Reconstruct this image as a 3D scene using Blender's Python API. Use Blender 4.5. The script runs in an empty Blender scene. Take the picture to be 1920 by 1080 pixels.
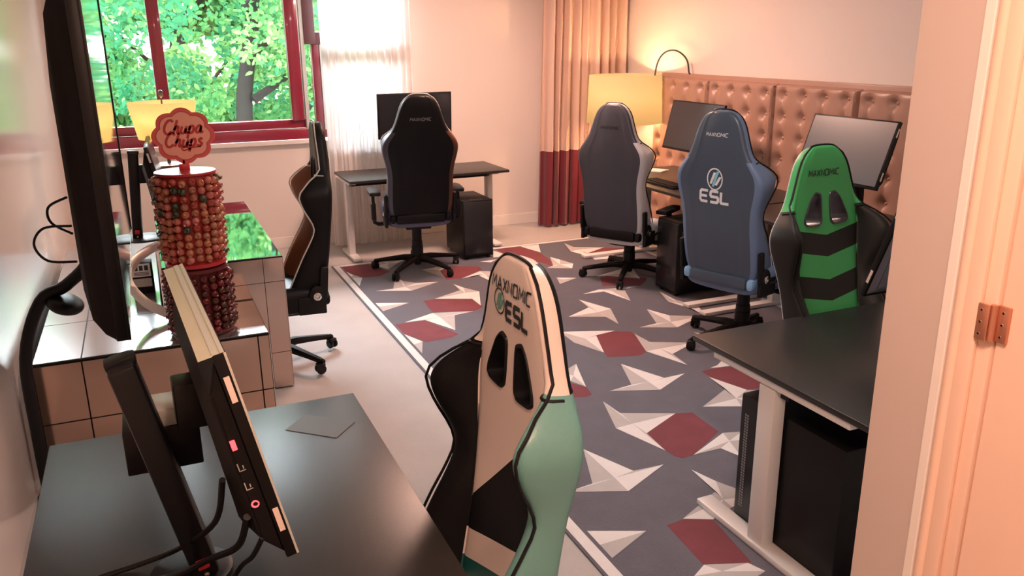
import bpy, bmesh, math, random
from mathutils import Vector, Matrix
random.seed(7)
S = bpy.context.scene
C = S.collection
PI = math.pi
R = math.radians

# ------------------------------------------------------------------ camera
F_PX = 1555.5
PITCH, YAW, ROLL = R(16.81), R(23.52), R(-.565)
fw = Vector((math.sin(YAW)*math.cos(PITCH), math.cos(YAW)*math.cos(PITCH), -math.sin(PITCH)))
rt = Vector((math.cos(YAW), -math.sin(YAW), 0)); up = rt.cross(fw)
rt, up = rt*math.cos(ROLL)+up*math.sin(ROLL), -rt*math.sin(ROLL)+up*math.cos(ROLL)
cd = bpy.data.cameras.new('camera'); cam = bpy.data.objects.new('camera', cd); C.objects.link(cam)
cd.sensor_width = 36; cd.lens = 36*F_PX/1920; cd.clip_start = .05; cd.clip_end = 200
m = Matrix((rt, up, -fw)).transposed().to_4x4(); m.translation = (0, 0, 1.8)
cam.matrix_world = m
S.camera = cam

# ------------------------------------------------------------------ light and exposure
S.view_settings.view_transform = 'Standard'; S.view_settings.look = 'None'
S.view_settings.gamma = 1; S.view_settings.use_curve_mapping = False
S.view_settings.exposure = 0.18
w = bpy.data.worlds.new('sky'); S.world = w; w.use_nodes = True
bg = w.node_tree.nodes['Background']; bg.inputs[0].default_value = (.93, .98, 1, 1); bg.inputs[1].default_value = 4.6

def lamp(kind, name, loc, energy, color, rot=None, size=None, sizey=None, radius=None, spot=None):
    l = bpy.data.lights.new(name, kind); l.energy = energy; l.color = color
    if kind == 'AREA':
        l.shape = 'RECTANGLE'; l.size = size; l.size_y = sizey or size
    elif radius is not None and kind != 'SUN': l.shadow_soft_size = radius
    if spot: l.spot_size = spot; l.spot_blend = .8
    o = bpy.data.objects.new(name, l); C.objects.link(o); o.location = loc
    if rot: o.rotation_euler = rot
    return o
# sun over the roof falls on the trees, not into the room
sun = lamp('SUN', 'sun', (0, 0, 20), 4.0, (1, .98, .92), rot=(R(38), 0, R(-25))); sun.data.angle = R(3)
# area light added outside, out of view above the window, to strengthen the daylight
lamp('AREA', 'added_window_fill', (1.0, 10.1, 4.0), 2100, (.84, .93, 1), rot=(R(-64), 0, 0), size=4.5, sizey=2.2)
# ceiling downlights of the room (above the frame) and the entry
CEIL = 2.62
WARM = (1, .60, .38)
lamp('AREA', 'entry_downlight', (.35, .35, CEIL-.04), 38, (1, .60, .44), rot=(0, 0, 0), size=.35)
lamp('AREA', 'ceiling_light_near', (1.9, 2.6, CEIL-.04), 24, (1, .88, .82), rot=(0, 0, 0), size=.6)
lamp('AREA', 'ceiling_light_far', (2.5, 5.6, CEIL-.04), 85, (1, .58, .45), rot=(0, 0, 0), size=.5)

# ------------------------------------------------------------------ materials
MATS = {}
def mat(name, col, rough=.6, metal=0, spec=.5, coat=0, coat_r=.05, sheen=0, emis=None, es=0, noise=None, bump=None, trans=0):
    if name in MATS: return MATS[name]
    M = bpy.data.materials.new(name); M.use_nodes = True; nt = M.node_tree; b = nt.nodes['Principled BSDF']
    b.inputs['Base Color'].default_value = (*col, 1); b.inputs['Roughness'].default_value = rough
    b.inputs['Metallic'].default_value = metal; b.inputs['Specular IOR Level'].default_value = spec
    b.inputs['Coat Weight'].default_value = coat; b.inputs['Coat Roughness'].default_value = coat_r
    b.inputs['Sheen Weight'].default_value = sheen
    if emis: b.inputs['Emission Color'].default_value = (*emis, 1); b.inputs['Emission Strength'].default_value = es
    if noise or bump:
        tc = nt.nodes.new('ShaderNodeTexCoord'); nz = nt.nodes.new('ShaderNodeTexNoise')
        nt.links.new(tc.outputs['Object'], nz.inputs['Vector']); nz.inputs['Detail'].default_value = 6
    if noise:
        sc, amt = noise; nz.inputs['Scale'].default_value = sc
        mx = nt.nodes.new('ShaderNodeMix'); mx.data_type = 'RGBA'
        mx.inputs['A'].default_value = (*[c*(1-amt) for c in col], 1); mx.inputs['B'].default_value = (*[min(1, c*(1+amt)) for c in col], 1)
        nt.links.new(nz.outputs['Fac'], mx.inputs['Factor']); nt.links.new(mx.outputs['Result'], b.inputs['Base Color'])
    if bump:
        sc, st = bump; n2 = nt.nodes.new('ShaderNodeTexNoise'); n2.inputs['Scale'].default_value = sc; n2.inputs['Detail'].default_value = 4
        nt.links.new(tc.outputs['Object'], n2.inputs['Vector'])
        bp = nt.nodes.new('ShaderNodeBump'); bp.inputs['Strength'].default_value = st; bp.inputs['Distance'].default_value = .01
        nt.links.new(n2.outputs['Fac'], bp.inputs['Height']); nt.links.new(bp.outputs['Normal'], b.inputs['Normal'])
    MATS[name] = M; return M
def cloth(name, col, transl=.5):
    M = bpy.data.materials.new(name); M.use_nodes = True; nt = M.node_tree; nt.nodes.clear()
    o = nt.nodes.new('ShaderNodeOutputMaterial'); d = nt.nodes.new('ShaderNodeBsdfDiffuse'); t = nt.nodes.new('ShaderNodeBsdfTranslucent')
    mx = nt.nodes.new('ShaderNodeMixShader'); mx.inputs[0].default_value = transl
    d.inputs[0].default_value = (*col, 1); t.inputs[0].default_value = (*col, 1)
    nt.links.new(d.outputs[0], mx.inputs[1]); nt.links.new(t.outputs[0], mx.inputs[2]); nt.links.new(mx.outputs[0], o.inputs[0])
    MATS[name] = M; return M
def glassmat(name):
    M = bpy.data.materials.new(name); M.use_nodes = True; nt = M.node_tree; nt.nodes.clear()
    o = nt.nodes.new('ShaderNodeOutputMaterial'); t = nt.nodes.new('ShaderNodeBsdfTransparent'); g = nt.nodes.new('ShaderNodeBsdfGlossy')
    g.inputs['Roughness'].default_value = .0; fr = nt.nodes.new('ShaderNodeFresnel'); fr.inputs[0].default_value = 1.5
    mx = nt.nodes.new('ShaderNodeMixShader')
    nt.links.new(fr.outputs[0], mx.inputs[0]); nt.links.new(t.outputs[0], mx.inputs[1]); nt.links.new(g.outputs[0], mx.inputs[2]); nt.links.new(mx.outputs[0], o.inputs[0])
    MATS[name] = M; return M

M_wall = mat('wall_paint', (.80, .735, .69), .45, bump=(60, .02))
M_wall_l = mat('left_wall_satin', (.80, .70, .64), .22, spec=.6, coat=.5, coat_r=.12)
M_ceil = mat('ceiling_paint', (.85, .82, .78), .8)
M_floor = mat('carpet_floor', (.47, .44, .43), .95, noise=(5, .12), bump=(260, .5), sheen=.3)
M_white = mat('white_paint', (.82, .77, .72), .35)
M_trim = mat('door_trim_paint', (.84, .60, .47), .35)
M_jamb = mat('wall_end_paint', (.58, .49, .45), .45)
M_red = mat('burgundy_frame', (.30, .03, .06), .22, coat=.5)
M_black = mat('black_plastic', (.006, .006, .007), .42, spec=.28)
M_blackm = mat('black_matte', (.006, .005, .005), .6, spec=.18)
M_leath = mat('black_leather', (.006, .006, .007), .44, spec=.2, bump=(220, .08))
M_grey_l = mat('slate_leather', (.060, .085, .125), .34, bump=(220, .08))
M_metal = mat('brushed_metal', (.55, .53, .5), .3, metal=1)
M_chrome = mat('chrome', (.8, .8, .8), .12, metal=1)
M_gun = mat('gunmetal', (.10, .10, .11), .3, metal=.8)
M_desk = mat('black_desk_top', (.020, .019, .018), .33, bump=(300, .04))
M_deskw = mat('white_powder_metal', (.74, .73, .72), .35)
M_mirror = mat('tinted_mirror', (.80, .76, .73), .03, metal=1)
M_mfront = mat('pink_reflection_mirror', (.62, .42, .33), .12, metal=.85)  # pinkish reflection of the room is put into this mirror's colour
M_screen = mat('screen_black', (.012, .013, .016), .16, spec=.7)
M_tv = mat('tv_glass', (.01, .01, .012), .03, spec=1.0, coat=1)
M_screen_lit = mat('matte_screen', (.06, .065, .075), .3, spec=.8)
M_sil = mat('silver_edge', (.62, .63, .58), .35, metal=.3)
M_led = mat('red_light', (.6, .05, .05), .4, emis=(1, .08, .1), es=2)
M_glass = glassmat('window_glass')
M_sheer = cloth('sheer_fabric', (.93, .90, .88), .5)
M_curt = cloth('beige_curtain', (.74, .56, .47), .12)
M_burg = mat('burgundy_fabric', (.16, .012, .025), .8, sheen=.3)
M_tuft = mat('tufted_leather', (.42, .25, .19), .36, spec=.5)
M_leaf = cloth('leaf', (.14, .40, .15), .45)
M_leaf2 = cloth('leaf_light', (.34, .62, .24), .45)
M_leaf3 = cloth('leaf_teal', (.07, .32, .16), .4)
M_bark = mat('bark', (.02, .018, .016), .9, bump=(15, .6))
M_red_pl = mat('red_plastic', (.55, .03, .04), .3)

# ------------------------------------------------------------------ helpers
def tag(o, label=None, cat=None, group=None, kind=None):
    if label: o['label'] = label
    if cat: o['category'] = cat
    if group: o['group'] = group
    if kind: o['kind'] = kind
    return o
def empty(name, loc=(0, 0, 0), rz=0, label=None, cat=None, group=None):
    o = bpy.data.objects.new(name, None); C.objects.link(o); o.location = loc; o.rotation_euler = (0, 0, rz); o.empty_display_size = .1
    return tag(o, label, cat, group)
def link_mesh(name, me, mats, parent=None, smooth=False):
    if not isinstance(mats, (list, tuple)): mats = [mats]
    n = len(me.polygons); ix = [0]*n; me.polygons.foreach_get('material_index', ix)
    me.materials.clear()
    for mm in mats: me.materials.append(mm)
    me.polygons.foreach_set('material_index', ix)
    if smooth:
        me.polygons.foreach_set('use_smooth', [True]*len(me.polygons))
        try: me.set_sharp_from_angle(angle=R(38))
        except Exception: pass
    o = bpy.data.objects.new(name, me); C.objects.link(o)
    if parent: o.parent = parent
    return o
def obj(name, bm, mats, parent=None, smooth=True):
    me = bpy.data.meshes.new(name); bmesh.ops.recalc_face_normals(bm, faces=bm.faces); bm.to_mesh(me); bm.free()
    return link_mesh(name, me, mats, parent, smooth)
def BM(): return bmesh.new()
def box(bm, x0, x1, y0, y1, z0, z1, bev=0, mi=0, M=None, seg=2):
    t = bmesh.new()
    vs = [t.verts.new((x, y, z)) for x in (x0, x1) for y in (y0, y1) for z in (z0, z1)]
    for f in ((0, 1, 3, 2), (4, 6, 7, 5), (0, 4, 5, 1), (2, 3, 7, 6), (0, 2, 6, 4), (1, 5, 7, 3)): t.faces.new([vs[i] for i in f])
    bmesh.ops.recalc_face_normals(t, faces=t.faces)
    if bev: bmesh.ops.bevel(t, geom=t.edges[:], offset=bev, segments=seg, profile=.5, affect='EDGES')
    merge(bm, t, mi, M)
def merge(bm, t, mi=0, M=None):
    if M is not None: bmesh.ops.transform(t, matrix=M, verts=t.verts)
    mp = {v: bm.verts.new(v.co) for v in t.verts}
    for f in t.faces:
        try:
            nf = bm.faces.new([mp[v] for v in f.verts]); nf.material_index = mi if mi is not None else f.material_index
        except ValueError: pass
    t.free()
def tube(bm, pts, r, n=10, mi=0, cap=True, closed=False):
    pts = [Vector(p) for p in pts]; N = len(pts)
    rs = r if isinstance(r, (list, tuple)) else [r]*N
    rings = []; prev = None
    for i, p in enumerate(pts):
        if closed: d = pts[(i+1) % N]-pts[i-1]
        else: d = pts[min(i+1, N-1)]-pts[max(i-1, 0)]
        d.normalize()
        if prev is None:
            a = d.orthogonal().normalized()
        else:
            a = prev-d*prev.dot(d)
            if a.length < 1e-5: a = d.orthogonal()
            a.normalize()
        prev = a; b = d.cross(a)
        rings.append([bm.verts.new(p+(a*math.cos(2*PI*k/n)+b*math.sin(2*PI*k/n))*rs[i]) for k in range(n)])
    L = N if closed else N-1
    for i in range(L):
        A, B = rings[i], rings[(i+1) % N]
        for k in range(n):
            try: bm.faces.new((A[k], A[(k+1) % n], B[(k+1) % n], B[k])).material_index = mi
            except ValueError: pass
    if cap and not closed:
        bm.faces.new(rings[0][::-1]).material_index = mi; bm.faces.new(rings[-1]).material_index = mi
def smoothpath(pts, k=6):
    P = [Vector(p) for p in pts]; out = []
    for i in range(len(P)-1):
        p0 = P[max(i-1, 0)]; p1 = P[i]; p2 = P[i+1]; p3 = P[min(i+2, len(P)-1)]
        for j in range(k):
            t = j/k
            out.append(.5*((2*p1)+(p2-p0)*t+(2*p0-5*p1+4*p2-p3)*t*t+(-p0+3*p1-3*p2+p3)*t**3))
    out.append(P[-1]); return out
def lathe(bm, prof, cx=0, cy=0, n=24, mi=0, cap=True, M=None):
    t = bmesh.new(); rings = []
    for r, z in prof: rings.append([t.verts.new((cx+r*math.cos(2*PI*k/n), cy+r*math.sin(2*PI*k/n), z)) for k in range(n)])
    for A, B in zip(rings, rings[1:]):
        for k in range(n): t.faces.new((A[k], A[(k+1) % n], B[(k+1) % n], B[k]))
    if cap: t.faces.new(rings[0][::-1]); t.faces.new(rings[-1])
    merge(bm, t, mi, M)
def prism(bm, poly, h0, h1, M=None, mi=0, bev=0):
    t = bmesh.new(); a = [t.verts.new((x, y, h0)) for x, y in poly]; b = [t.verts.new((x, y, h1)) for x, y in poly]; n = len(poly)
    t.faces.new(a[::-1]); t.faces.new(b)
    for k in range(n): t.faces.new((a[k], a[(k+1) % n], b[(k+1) % n], b[k]))
    bmesh.ops.recalc_face_normals(t, faces=t.faces)
    if bev: bmesh.ops.bevel(t, geom=t.edges[:], offset=bev, segments=2, profile=.5, affect='EDGES')
    merge(bm, t, mi, M)
def interp(tab, s):
    if s <= tab[0][0]: return tab[0][1]
    for (a, va), (b, vb) in zip(tab, tab[1:]):
        if s <= b:
            t = (s-a)/(b-a); return va+(vb-va)*t
    return tab[-1][1]
def sinterp(tab, s):
    for i in range(len(tab)-1):
        a, va = tab[i]; b, vb = tab[i+1]
        if s <= b or i == len(tab)-2:
            t = max(0, min(1, (s-a)/(b-a)))
            m0 = 0 if i == 0 else (vb-tab[i-1][1])/(b-tab[i-1][0])*(b-a)
            m1 = 0 if i == len(tab)-2 else (tab[i+2][1]-va)/(tab[i+2][0]-a)*(b-a)
            return (2*t**3-3*t*t+1)*va+(t**3-2*t*t+t)*m0+(-2*t**3+3*t*t)*vb+(t**3-t*t)*m1
def copy_tree(o, parent=None):
    c = o.copy(); C.objects.link(c)
    if parent is not None: c.parent = parent
    for ch in [x for x in o.children]: copy_tree(ch, c)
    return c
def evaluated_mesh(o):
    dg = bpy.context.evaluated_depsgraph_get(); dg.update()
    return bpy.data.meshes.new_from_object(o.evaluated_get(dg))
def kill(o): bpy.data.objects.remove(o, do_unlink=True)

# ------------------------------------------------------------------ lettering (strokes)
GL = {
 'M': (1.15, [[(0, 0), (.1, 1), (.55, .35), (1.0, 1), (1.1, 0)]]), 'A': (1.0, [[(0, 0), (.45, 1), (.9, 0)], [(.2, .33), (.7, .33)]]),
 'X': (.95, [[(0, 0), (.85, 1)], [(0, 1), (.85, 0)]]), 'N': (1.0, [[(0, 0), (0, 1), (.85, 0), (.85, 1)]]),
 'O': (1.05, [[(.12, 0), (0, .15), (0, .85), (.12, 1), (.8, 1), (.92, .85), (.92, .15), (.8, 0), (.12, 0)]]),
 'I': (.25, [[(.08, 0), (.08, 1)]]), 'C': (.95, [[(.85, 1), (.12, 1), (0, .85), (0, .15), (.12, 0), (.85, 0)]]),
 'E': (1.15, [[(1.0, 1), (.15, 1), (0, .85), (0, .15), (.15, 0), (1.0, 0)], [(.05, .5), (.9, .5)]]),
 'S': (1.15, [[(1.0, 1), (.12, 1), (0, .88), (0, .6), (.12, .5), (.88, .5), (1.0, .4), (1.0, .12), (.88, 0), (0, 0)]]),
 'L': (1.1, [[(0, 1), (0, .1), (.1, 0), (1.0, 0)]]),
}
def stroke2d(bm, pts, wd, z=0, mi=0):
    """flat ribbon along a 2-D polyline"""
    n = len(pts); L = []; Rr = []
    P = [Vector(p) for p in pts]; closed = (P[0]-P[-1]).length < 1e-6
    for i in range(n):
        if closed and i in (0, n-1): a, b = P[1]-P[0], P[-1]-P[-2]
        else: a = P[min(i+1, n-1)]-P[min(i, n-2)]; b = P[max(i, 1)]-P[max(i-1, 0)]
        a = a.normalized(); b = b.normalized(); t = (a+b)
        if t.length < 1e-4: t = a
        t.normalize(); nn = Vector((-t.y, t.x)); c = max(.5, abs(nn.dot(Vector((-a.y, a.x)))))
        L.append(P[i]+nn*wd/2/c); Rr.append(P[i]-nn*wd/2/c)
    for i in range(n-1):
        # subdivide along long strokes so that they can bend with the surface
        vs = [bm.verts.new((p.x, p.y, z)) for p in (L[i], L[i+1], Rr[i+1], Rr[i])]
        bm.faces.new(vs).material_index = mi
def word(bm, text, h, wd, gap=.22, slant=.2, cx=0, cy=0, squash=1.0, mi=0):
    W = sum(GL[c][0] for c in text)*1+gap*(len(text)-1); x = -W/2
    for c in text:
        gw, st = GL[c]
        for s in st: stroke2d(bm, [((x+px+slant*(py-.5))*h*squash+cx, (py-.5)*h+cy) for px, py in s], wd, mi=mi)
        x += gw+gap
def esl_emblem(bm, cx, cy, r, mr=0, m1=1, m2=2):
    ring = [(cx+r*.82*math.cos(2*PI*k/40), cy+r*math.sin(2*PI*k/40)) for k in range(41)]
    stroke2d(bm, ring, r*.13, mi=mr)
    for (x0, x1, ya, yb, mm) in ((-.45, -.05, -.45, .62, m1), (-.2, .3, -.7, .75, m2), (.12, .55, -.55, .25, m1)):
        vs = [bm.verts.new((cx+r*x, cy+r*y, 0)) for x, y in ((x0-.12, ya), (x0+.12, ya-.05), (x1+.2, yb), (x1-.08, yb+.02))]
        bm.faces.new(vs).material_index = mm

# ------------------------------------------------------------------ gaming chair
BL = .97                                    # length of the back along its spine
WT = [(0, .215), (.06, .240), (.14, .248), (.28, .248), (.38, .246), (.46, .256), (.54, .275), (.60, .284), (.655, .268), (.71, .222), (.76, .190), (.82, .168), (.90, .142), (.95, .115), (.98, .082), (.995, .045)]
WF = [(0, .15), (.1, .13), (.25, .085), (.38, .035), (.44, .035), (.54, .095), (.61, .115), (.67, .07), (.72, .015), (.74, .0), (1, 0)]
SEAM = [(0, .125), (.3, .150), (.5, .168), (.66, .186), (.74, .168), (.82, .140), (.92, .11), (1, .04)]
NS = 40
def back_ring(s):
    w_ = sinterp(WT, s); wf = max(0, sinterp(WF, s)); k = 1-min(1, wf/.04)
    th = 1 - .35*max(0, (s-.9)/.1)**2
    f0, T = .031*th, -.034*th
    q = interp(SEAM, s)/w_; g = 1-q
    pts = [(0, f0), (q*.4, f0), (q*.8, f0+.002), (q-.03*g, f0), (q+.06*g, f0-.010*(1-k)), (q+.16*g, f0+.30*wf), (q+.38*g, f0+.72*wf), (q+.62*g, f0+1.0*wf-.004*k),
           (q+.85*g, f0+.95*wf-.010*k), (.99, f0*.6+.66*wf), (1.0, .2*wf), (.995, T*.35), (.95, T*.75), (.86, T*.95), (.74, T), (.66, T-.004), (.58, T-.001), (.3, T-.008), (0, T-.010)]
    return [(x*w_, y) for x, y in pts]
NH = 19
def front_y(x, s):
    rg = back_ring(s); x = abs(x)
    fr = rg[:11]
    for (xa, ya), (xb, yb) in zip(fr, fr[1:]):
        if x <= xb and xb > xa: return ya+(yb-ya)*(x-xa)/(xb-xa)
    return fr[-1][1]
def rear_y(x, s):
    rg = back_ring(s)[11:][::-1]; x = abs(x)
    for (xa, ya), (xb, yb) in zip(rg, rg[1:]):
        if x <= xb and xb > xa: return ya+(yb-ya)*(x-xa)/(xb-xa)
    return rg[-1][1]
def bend(p, rec=R(13)):
    """flat (x, depth, along) to chair space"""
    x, y, l = p; t = l/BL
    yy = y+.030*math.sin(t*PI*1.0)*-1+.03*max(0, t-.8)   # gentle lumbar curve
    c, s_ = math.cos(rec), math.sin(rec)
    return Vector((x, -.235-l*s_+yy*c, .455+l*c+yy*s_))
HOLE = [(.026, .755), (.056, .766), (.082, .742), (.118, .668), (.121, .645), (.104, .632), (.046, .628), (.028, .645)]
HOLE = [(x, s) for x, s in HOLE]
def rounded(poly, k=4, f=.28):
    out = []; n = len(poly)
    for i in range(n):
        p = Vector(poly[i]); a = Vector(poly[i-1]); b = Vector(poly[(i+1) % n])
        q0 = p+(a-p)*f; q1 = p+(b-p)*f
        for j in range(k+1):
            t = j/k; out.append(tuple(q0*(1-t)**2+p*2*t*(1-t)+q1*t*t))
    return out

def chair(loc, az, st, label, base_rot=0, group='racing style gaming chairs', lift=0, recline=13):
    root = empty('gaming_chair', (loc[0], loc[1], st.get('z', .0095)), -R(az), label, 'chair', group)
    M0, Mw, Mb, Mbw = st['center'], st['wing'], st['back'], st.get('backwing', st['wing'])
    mats = [M0, Mw, Mb, Mbw] + list(st.get('extra', []))
    Mr = st.get('wingR', Mw)
    mats.append(Mr); iR = len(mats)-1
    mats.append(st.get('backwingR', Mbw)); iBR = len(mats)-1
    rec = R(recline)
    # back shell
    bm = BM(); rings = []
    ss = [0, .03, .07, .12, .18, .24, .30, .36, .42, .47, .52, .57, .61, .65, .69, .725, .76, .80, .84, .88, .92, .95, .975, .992]
    for s in ss:
        half = back_ring(s); vs = []
        for x, y in half: vs.append(bm.verts.new((x, y, s*BL)))
        for x, y in half[-2:0:-1]: vs.append(bm.verts.new((-x, y, s*BL)))
        rings.append(vs)
    NN = len(rings[0])
    for i in range(len(rings)-1):
        A, B = rings[i], rings[i+1]; sm = (ss[i]+ss[i+1])/2
        for k in range(NN):
            f = bm.faces.new((A[k], A[(k+1) % NN], B[(k+1) % NN], B[k]))
            kk = k if k < NH-1 else NN-1-k
            right = k < NH-1
            if kk < 4: mi = 0
            elif kk < 11: mi = (1 if sm < .715 else 0)
            elif kk < 13: mi = (3 if sm < .715 else 2)
            else: mi = 2
            if st.get('headback') and sm >= .715 and kk >= 11: mi = 2
            if right and mi == 1: mi = iR
            if right and mi == 3: mi = iBR
            f.material_index = mi
    bm.faces.new(rings[0][::-1]).material_index = 2; bm.faces.new(rings[-1]).material_index = 0
    bmesh.ops.recalc_face_normals(bm, faces=bm.faces)
    me = bpy.data.meshes.new('b'); bm.to_mesh(me); bm.free()
    tmp = bpy.data.objects.new('tmp', me); C.objects.link(tmp)
    for mm in mats: me.materials.append(mm)
    sub = tmp.modifiers.new('s', 'SUBSURF'); sub.levels = 2; sub.render_levels = 2
    me2 = evaluated_mesh(tmp); kill(tmp)
    if st.get('holes', True):
        ob = bpy.data.objects.new('tmp2', me2); C.objects.link(ob)
        cb = BM()
        for sg in (1, -1):
            pl = [(sg*x, s) for x, s in rounded(HOLE)]
            if sg < 0: pl = pl[::-1]
            Mx = Matrix(((1, 0, 0, 0), (0, 0, 1, 0), (0, 1, 0, 0), (0, 0, 0, 1)))
            prism(cb, pl, -.2, .2, M=Mx)
        bmesh.ops.recalc_face_normals(cb, faces=cb.faces)
        cm = bpy.data.meshes.new('c'); cb.to_mesh(cm); cb.free(); co = bpy.data.objects.new('cut', cm); C.objects.link(co)
        bo = ob.modifiers.new('b', 'BOOLEAN'); bo.operation = 'DIFFERENCE'; bo.object = co; bo.solver = 'EXACT'
        me2 = evaluated_mesh(ob); kill(ob); kill(co)
    bm = BM(); bm.from_mesh(me2)
    # colour panels split along straight seams
    for (x, s, nx, ns) in st.get('cuts', []):
        bmesh.ops.bisect_plane(bm, geom=bm.verts[:]+bm.edges[:]+bm.faces[:], plane_co=(x, 0, s), plane_no=(nx, 0, ns), dist=1e-6)
    if st.get('rule'):
        for f in bm.faces:
            c = f.calc_center_median(); r_ = st['rule'](c.x, c.z, f.material_index, c.y)
            if r_ is not None: f.material_index = r_
    for v in bm.verts: v.co = bend(v.co, rec)
    back = obj('backrest', bm, mats, root)
    # piping
    pc = st.get('piping', M_black)
    bm = BM()
    for idx, s0, s1 in ((4, .03, .70), (8, .03, .985)):
        for sg in (1, -1):
            pts = []
            for j in range(33):
                s = s0+(s1-s0)*j/32; x, y = back_ring(s)[idx]; pts.append(bend((sg*x*(1.01 if idx == 8 else 1), y+.003, s*BL), rec))
            tube(bm, pts, .0042, 6)
    # arc over the top
    x, y = back_ring(.985)[8]
    tube(bm, [bend((x*math.cos(a), y, .985*BL+.010*math.sin(a)), rec) for a in [PI*j/12 for j in range(13)]], .0042, 6)
    # across the shoulders where head and wings meet
    for sg in (1, -1):
        pts = []
        for j in range(9):
            rg = back_ring(.715); x, y = rg[4+min(6, j)] if j < 7 else rg[10]
            pts.append(bend((sg*x, y+.003, .715*BL), rec))
        tube(bm, pts, .0042, 6)
    obj('piping', bm, pc, back)
    # hole trims
    if st.get('holes', True):
        for sg in (1, -1):
            bm = BM(); pl = rounded(HOLE); cx = sum(p[0] for p in pl)/len(pl); cs = sum(p[1] for p in pl)/len(pl)
            loops = []
            for (sc, side) in ((1.16, 1), (1.10, 1.3), (.95, 1.25), (.92, .5), (.92, -.5), (.95, -1.2), (1.1, -1.25), (1.16, -1)):
                lp = []
                for x, s in pl:
                    X = cx+(x-cx)*sc; Z = cs+(s-cs)*(1+(sc-1)*.6)
                    fy = front_y(X, Z/BL); ry = rear_y(X, Z/BL)
                    y = fy+.004 if side >= 1.2 else fy-.004 if side == 1 else ry-.005 if side <= -1.2 else ry+.004 if side == -1 else fy*side*1.0 if side > 0 else ry*-side
                    lp.append(bm.verts.new(bend((sg*X, y, Z), rec)))
                loops.append(lp)
            for A, B in zip(loops, loops[1:]):
                for k in range(len(A)): bm.faces.new((A[k], A[(k+1) % len(A)], B[(k+1) % len(A)], B[k]))
            obj('hole_trim', bm, st.get('trim', M_black), back)
    # lettering
    def place(bm, off, side=1):
        for e in range(2):
            bmesh.ops.subdivide_edges(bm, edges=[e_ for e_ in bm.edges if e_.calc_length() > .012], cuts=1, use_grid_fill=True)
        for v in bm.verts:
            x, s = v.co.x, v.co.y
            if side > 0: v.co = bend((-x, front_y(x, s/BL)+off, s), rec)
            else: v.co = bend((x, rear_y(x, s/BL)-off, s), rec)
    for (txt, side, h, cx, cs, wd, sq, mm) in st.get('text', []):
        bm = BM(); word(bm, txt, h, wd, cx=cx, cy=cs, squash=sq, slant=.12 if txt == 'MAXNOMIC' else .08)
        place(bm, .0022, side); o = obj('lettering', bm, mm, back, False); o['label'] = 'lettering reading '+txt if txt != 'MAXNOMIC' and txt != 'ESL' else 'printed block lettering'
    for (side, cx, cs, r_, mm) in st.get('emblem', []):
        bm = BM(); esl_emblem(bm, cx, cs, r_); place(bm, .0025, side); obj('emblem', bm, mm, back, False)
    # seat
    bm = BM(); rings = []
    prof = [(-.27, .20, .44, .0), (-.262, .235, .505, .005), (-.22, .26, .515, .03), (-.12, .272, .51, .045), (0, .275, .507, .05), (.12, .272, .51, .05), (.20, .262, .515, .035), (.262, .245, .50, .012), (.285, .22, .45, .0)]
    for (y, w_, zt, b) in prof:
        cs = [(0, zt), (.5, zt), (.6, zt-.006), (.72, zt+b*.8), (.86, zt+b), (.97, zt+b*.4), (1, zt-.03), (.98, .415), (.85, .395), (.4, .39), (0, .39)]
        vs = [bm.verts.new((x*w_, y, z)) for x, z in cs]+[bm.verts.new((-x*w_, y, z)) for x, z in cs[-2:0:-1]]
        rings.append(vs)
    n = len(rings[0])
    for i in range(len(rings)-1):
        for k in range(n):
            f = bm.faces.new((rings[i][k], rings[i][(k+1) % n], rings[i+1][(k+1) % n], rings[i+1][k]))
            kk = k if k < 10 else n-1-k
            f.material_index = 0 if kk < 2 else 1
    bm.faces.new(rings[0][::-1]).material_index = 2; bm.faces.new(rings[-1]).material_index = 1
    me = bpy.data.meshes.new('s'); bmesh.ops.recalc_face_normals(bm, faces=bm.faces); bm.to_mesh(me); bm.free()
    tmp = bpy.data.objects.new('t', me); C.objects.link(tmp); sb = tmp.modifiers.new('s', 'SUBSURF'); sb.levels = 2
    sm = [st.get('seat', M0), st.get('seatside', Mw), st.get('seatrear', Mw)]
    for mm in sm: me.materials.append(mm)
    me2 = evaluated_mesh(tmp); kill(tmp); link_mesh('seat', me2, sm, root, True)
    # lumbar/rear roll under the back
    bm = BM(); box(bm, -.19, .19, -.30, -.235, .425, .50, .02, 0)
    for sg in (1, -1): box(bm, sg*.19 if sg > 0 else -.235, .235 if sg > 0 else -.19, -.298, -.235, .43, .497, .02, 1)
    obj('rear_cushion', bm, [st.get('roll', M_leath), st.get('rollend', M_leath)], root)
    # hinges
    for sg in (1, -1):
        bm = BM(); Mx = Matrix.Translation((sg*.262, -.225, .50)) @ Matrix.Rotation(PI/2, 4, 'Y')
        pl = [(.06*math.cos(a), .045*math.sin(a)) for a in [2*PI*k/20 for k in range(20)]]
        prism(bm, pl, -.014, .014, M=Mx, bev=.004)
        box(bm, sg*.262-.012, sg*.262+.012, -.27, -.12, .40, .50, .005)
        Mt = Matrix.Translation((sg*.262, -.265, .56)) @ Matrix.Rotation(rec, 4, 'X')
        box(bm, -.012, .012, -.022, .022, -.08, .10, .008, M=Mt)
        h = obj('hinge_cover', bm, M_black, root)
        bm = BM(); lathe(bm, [(.001, 0), (.022, 0), (.022, .004), (.012, .006), (.008, .002), (.001, .002)], n=20, cap=False, M=Mx @ Matrix.Translation((0, 0, sg*.014)) @ Matrix.Rotation(0 if sg > 0 else PI, 4, 'X'))
        obj('hinge_bolt', bm, M_chrome, h)
    bm = BM(); tube(bm, smoothpath([(.272, -.19, .47), (.285, -.14, .475), (.29, -.08, .49), (.288, -.03, .50)], 4), [.008]*12+[.011], 8); obj('recline_lever', bm, M_black, root)
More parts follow.
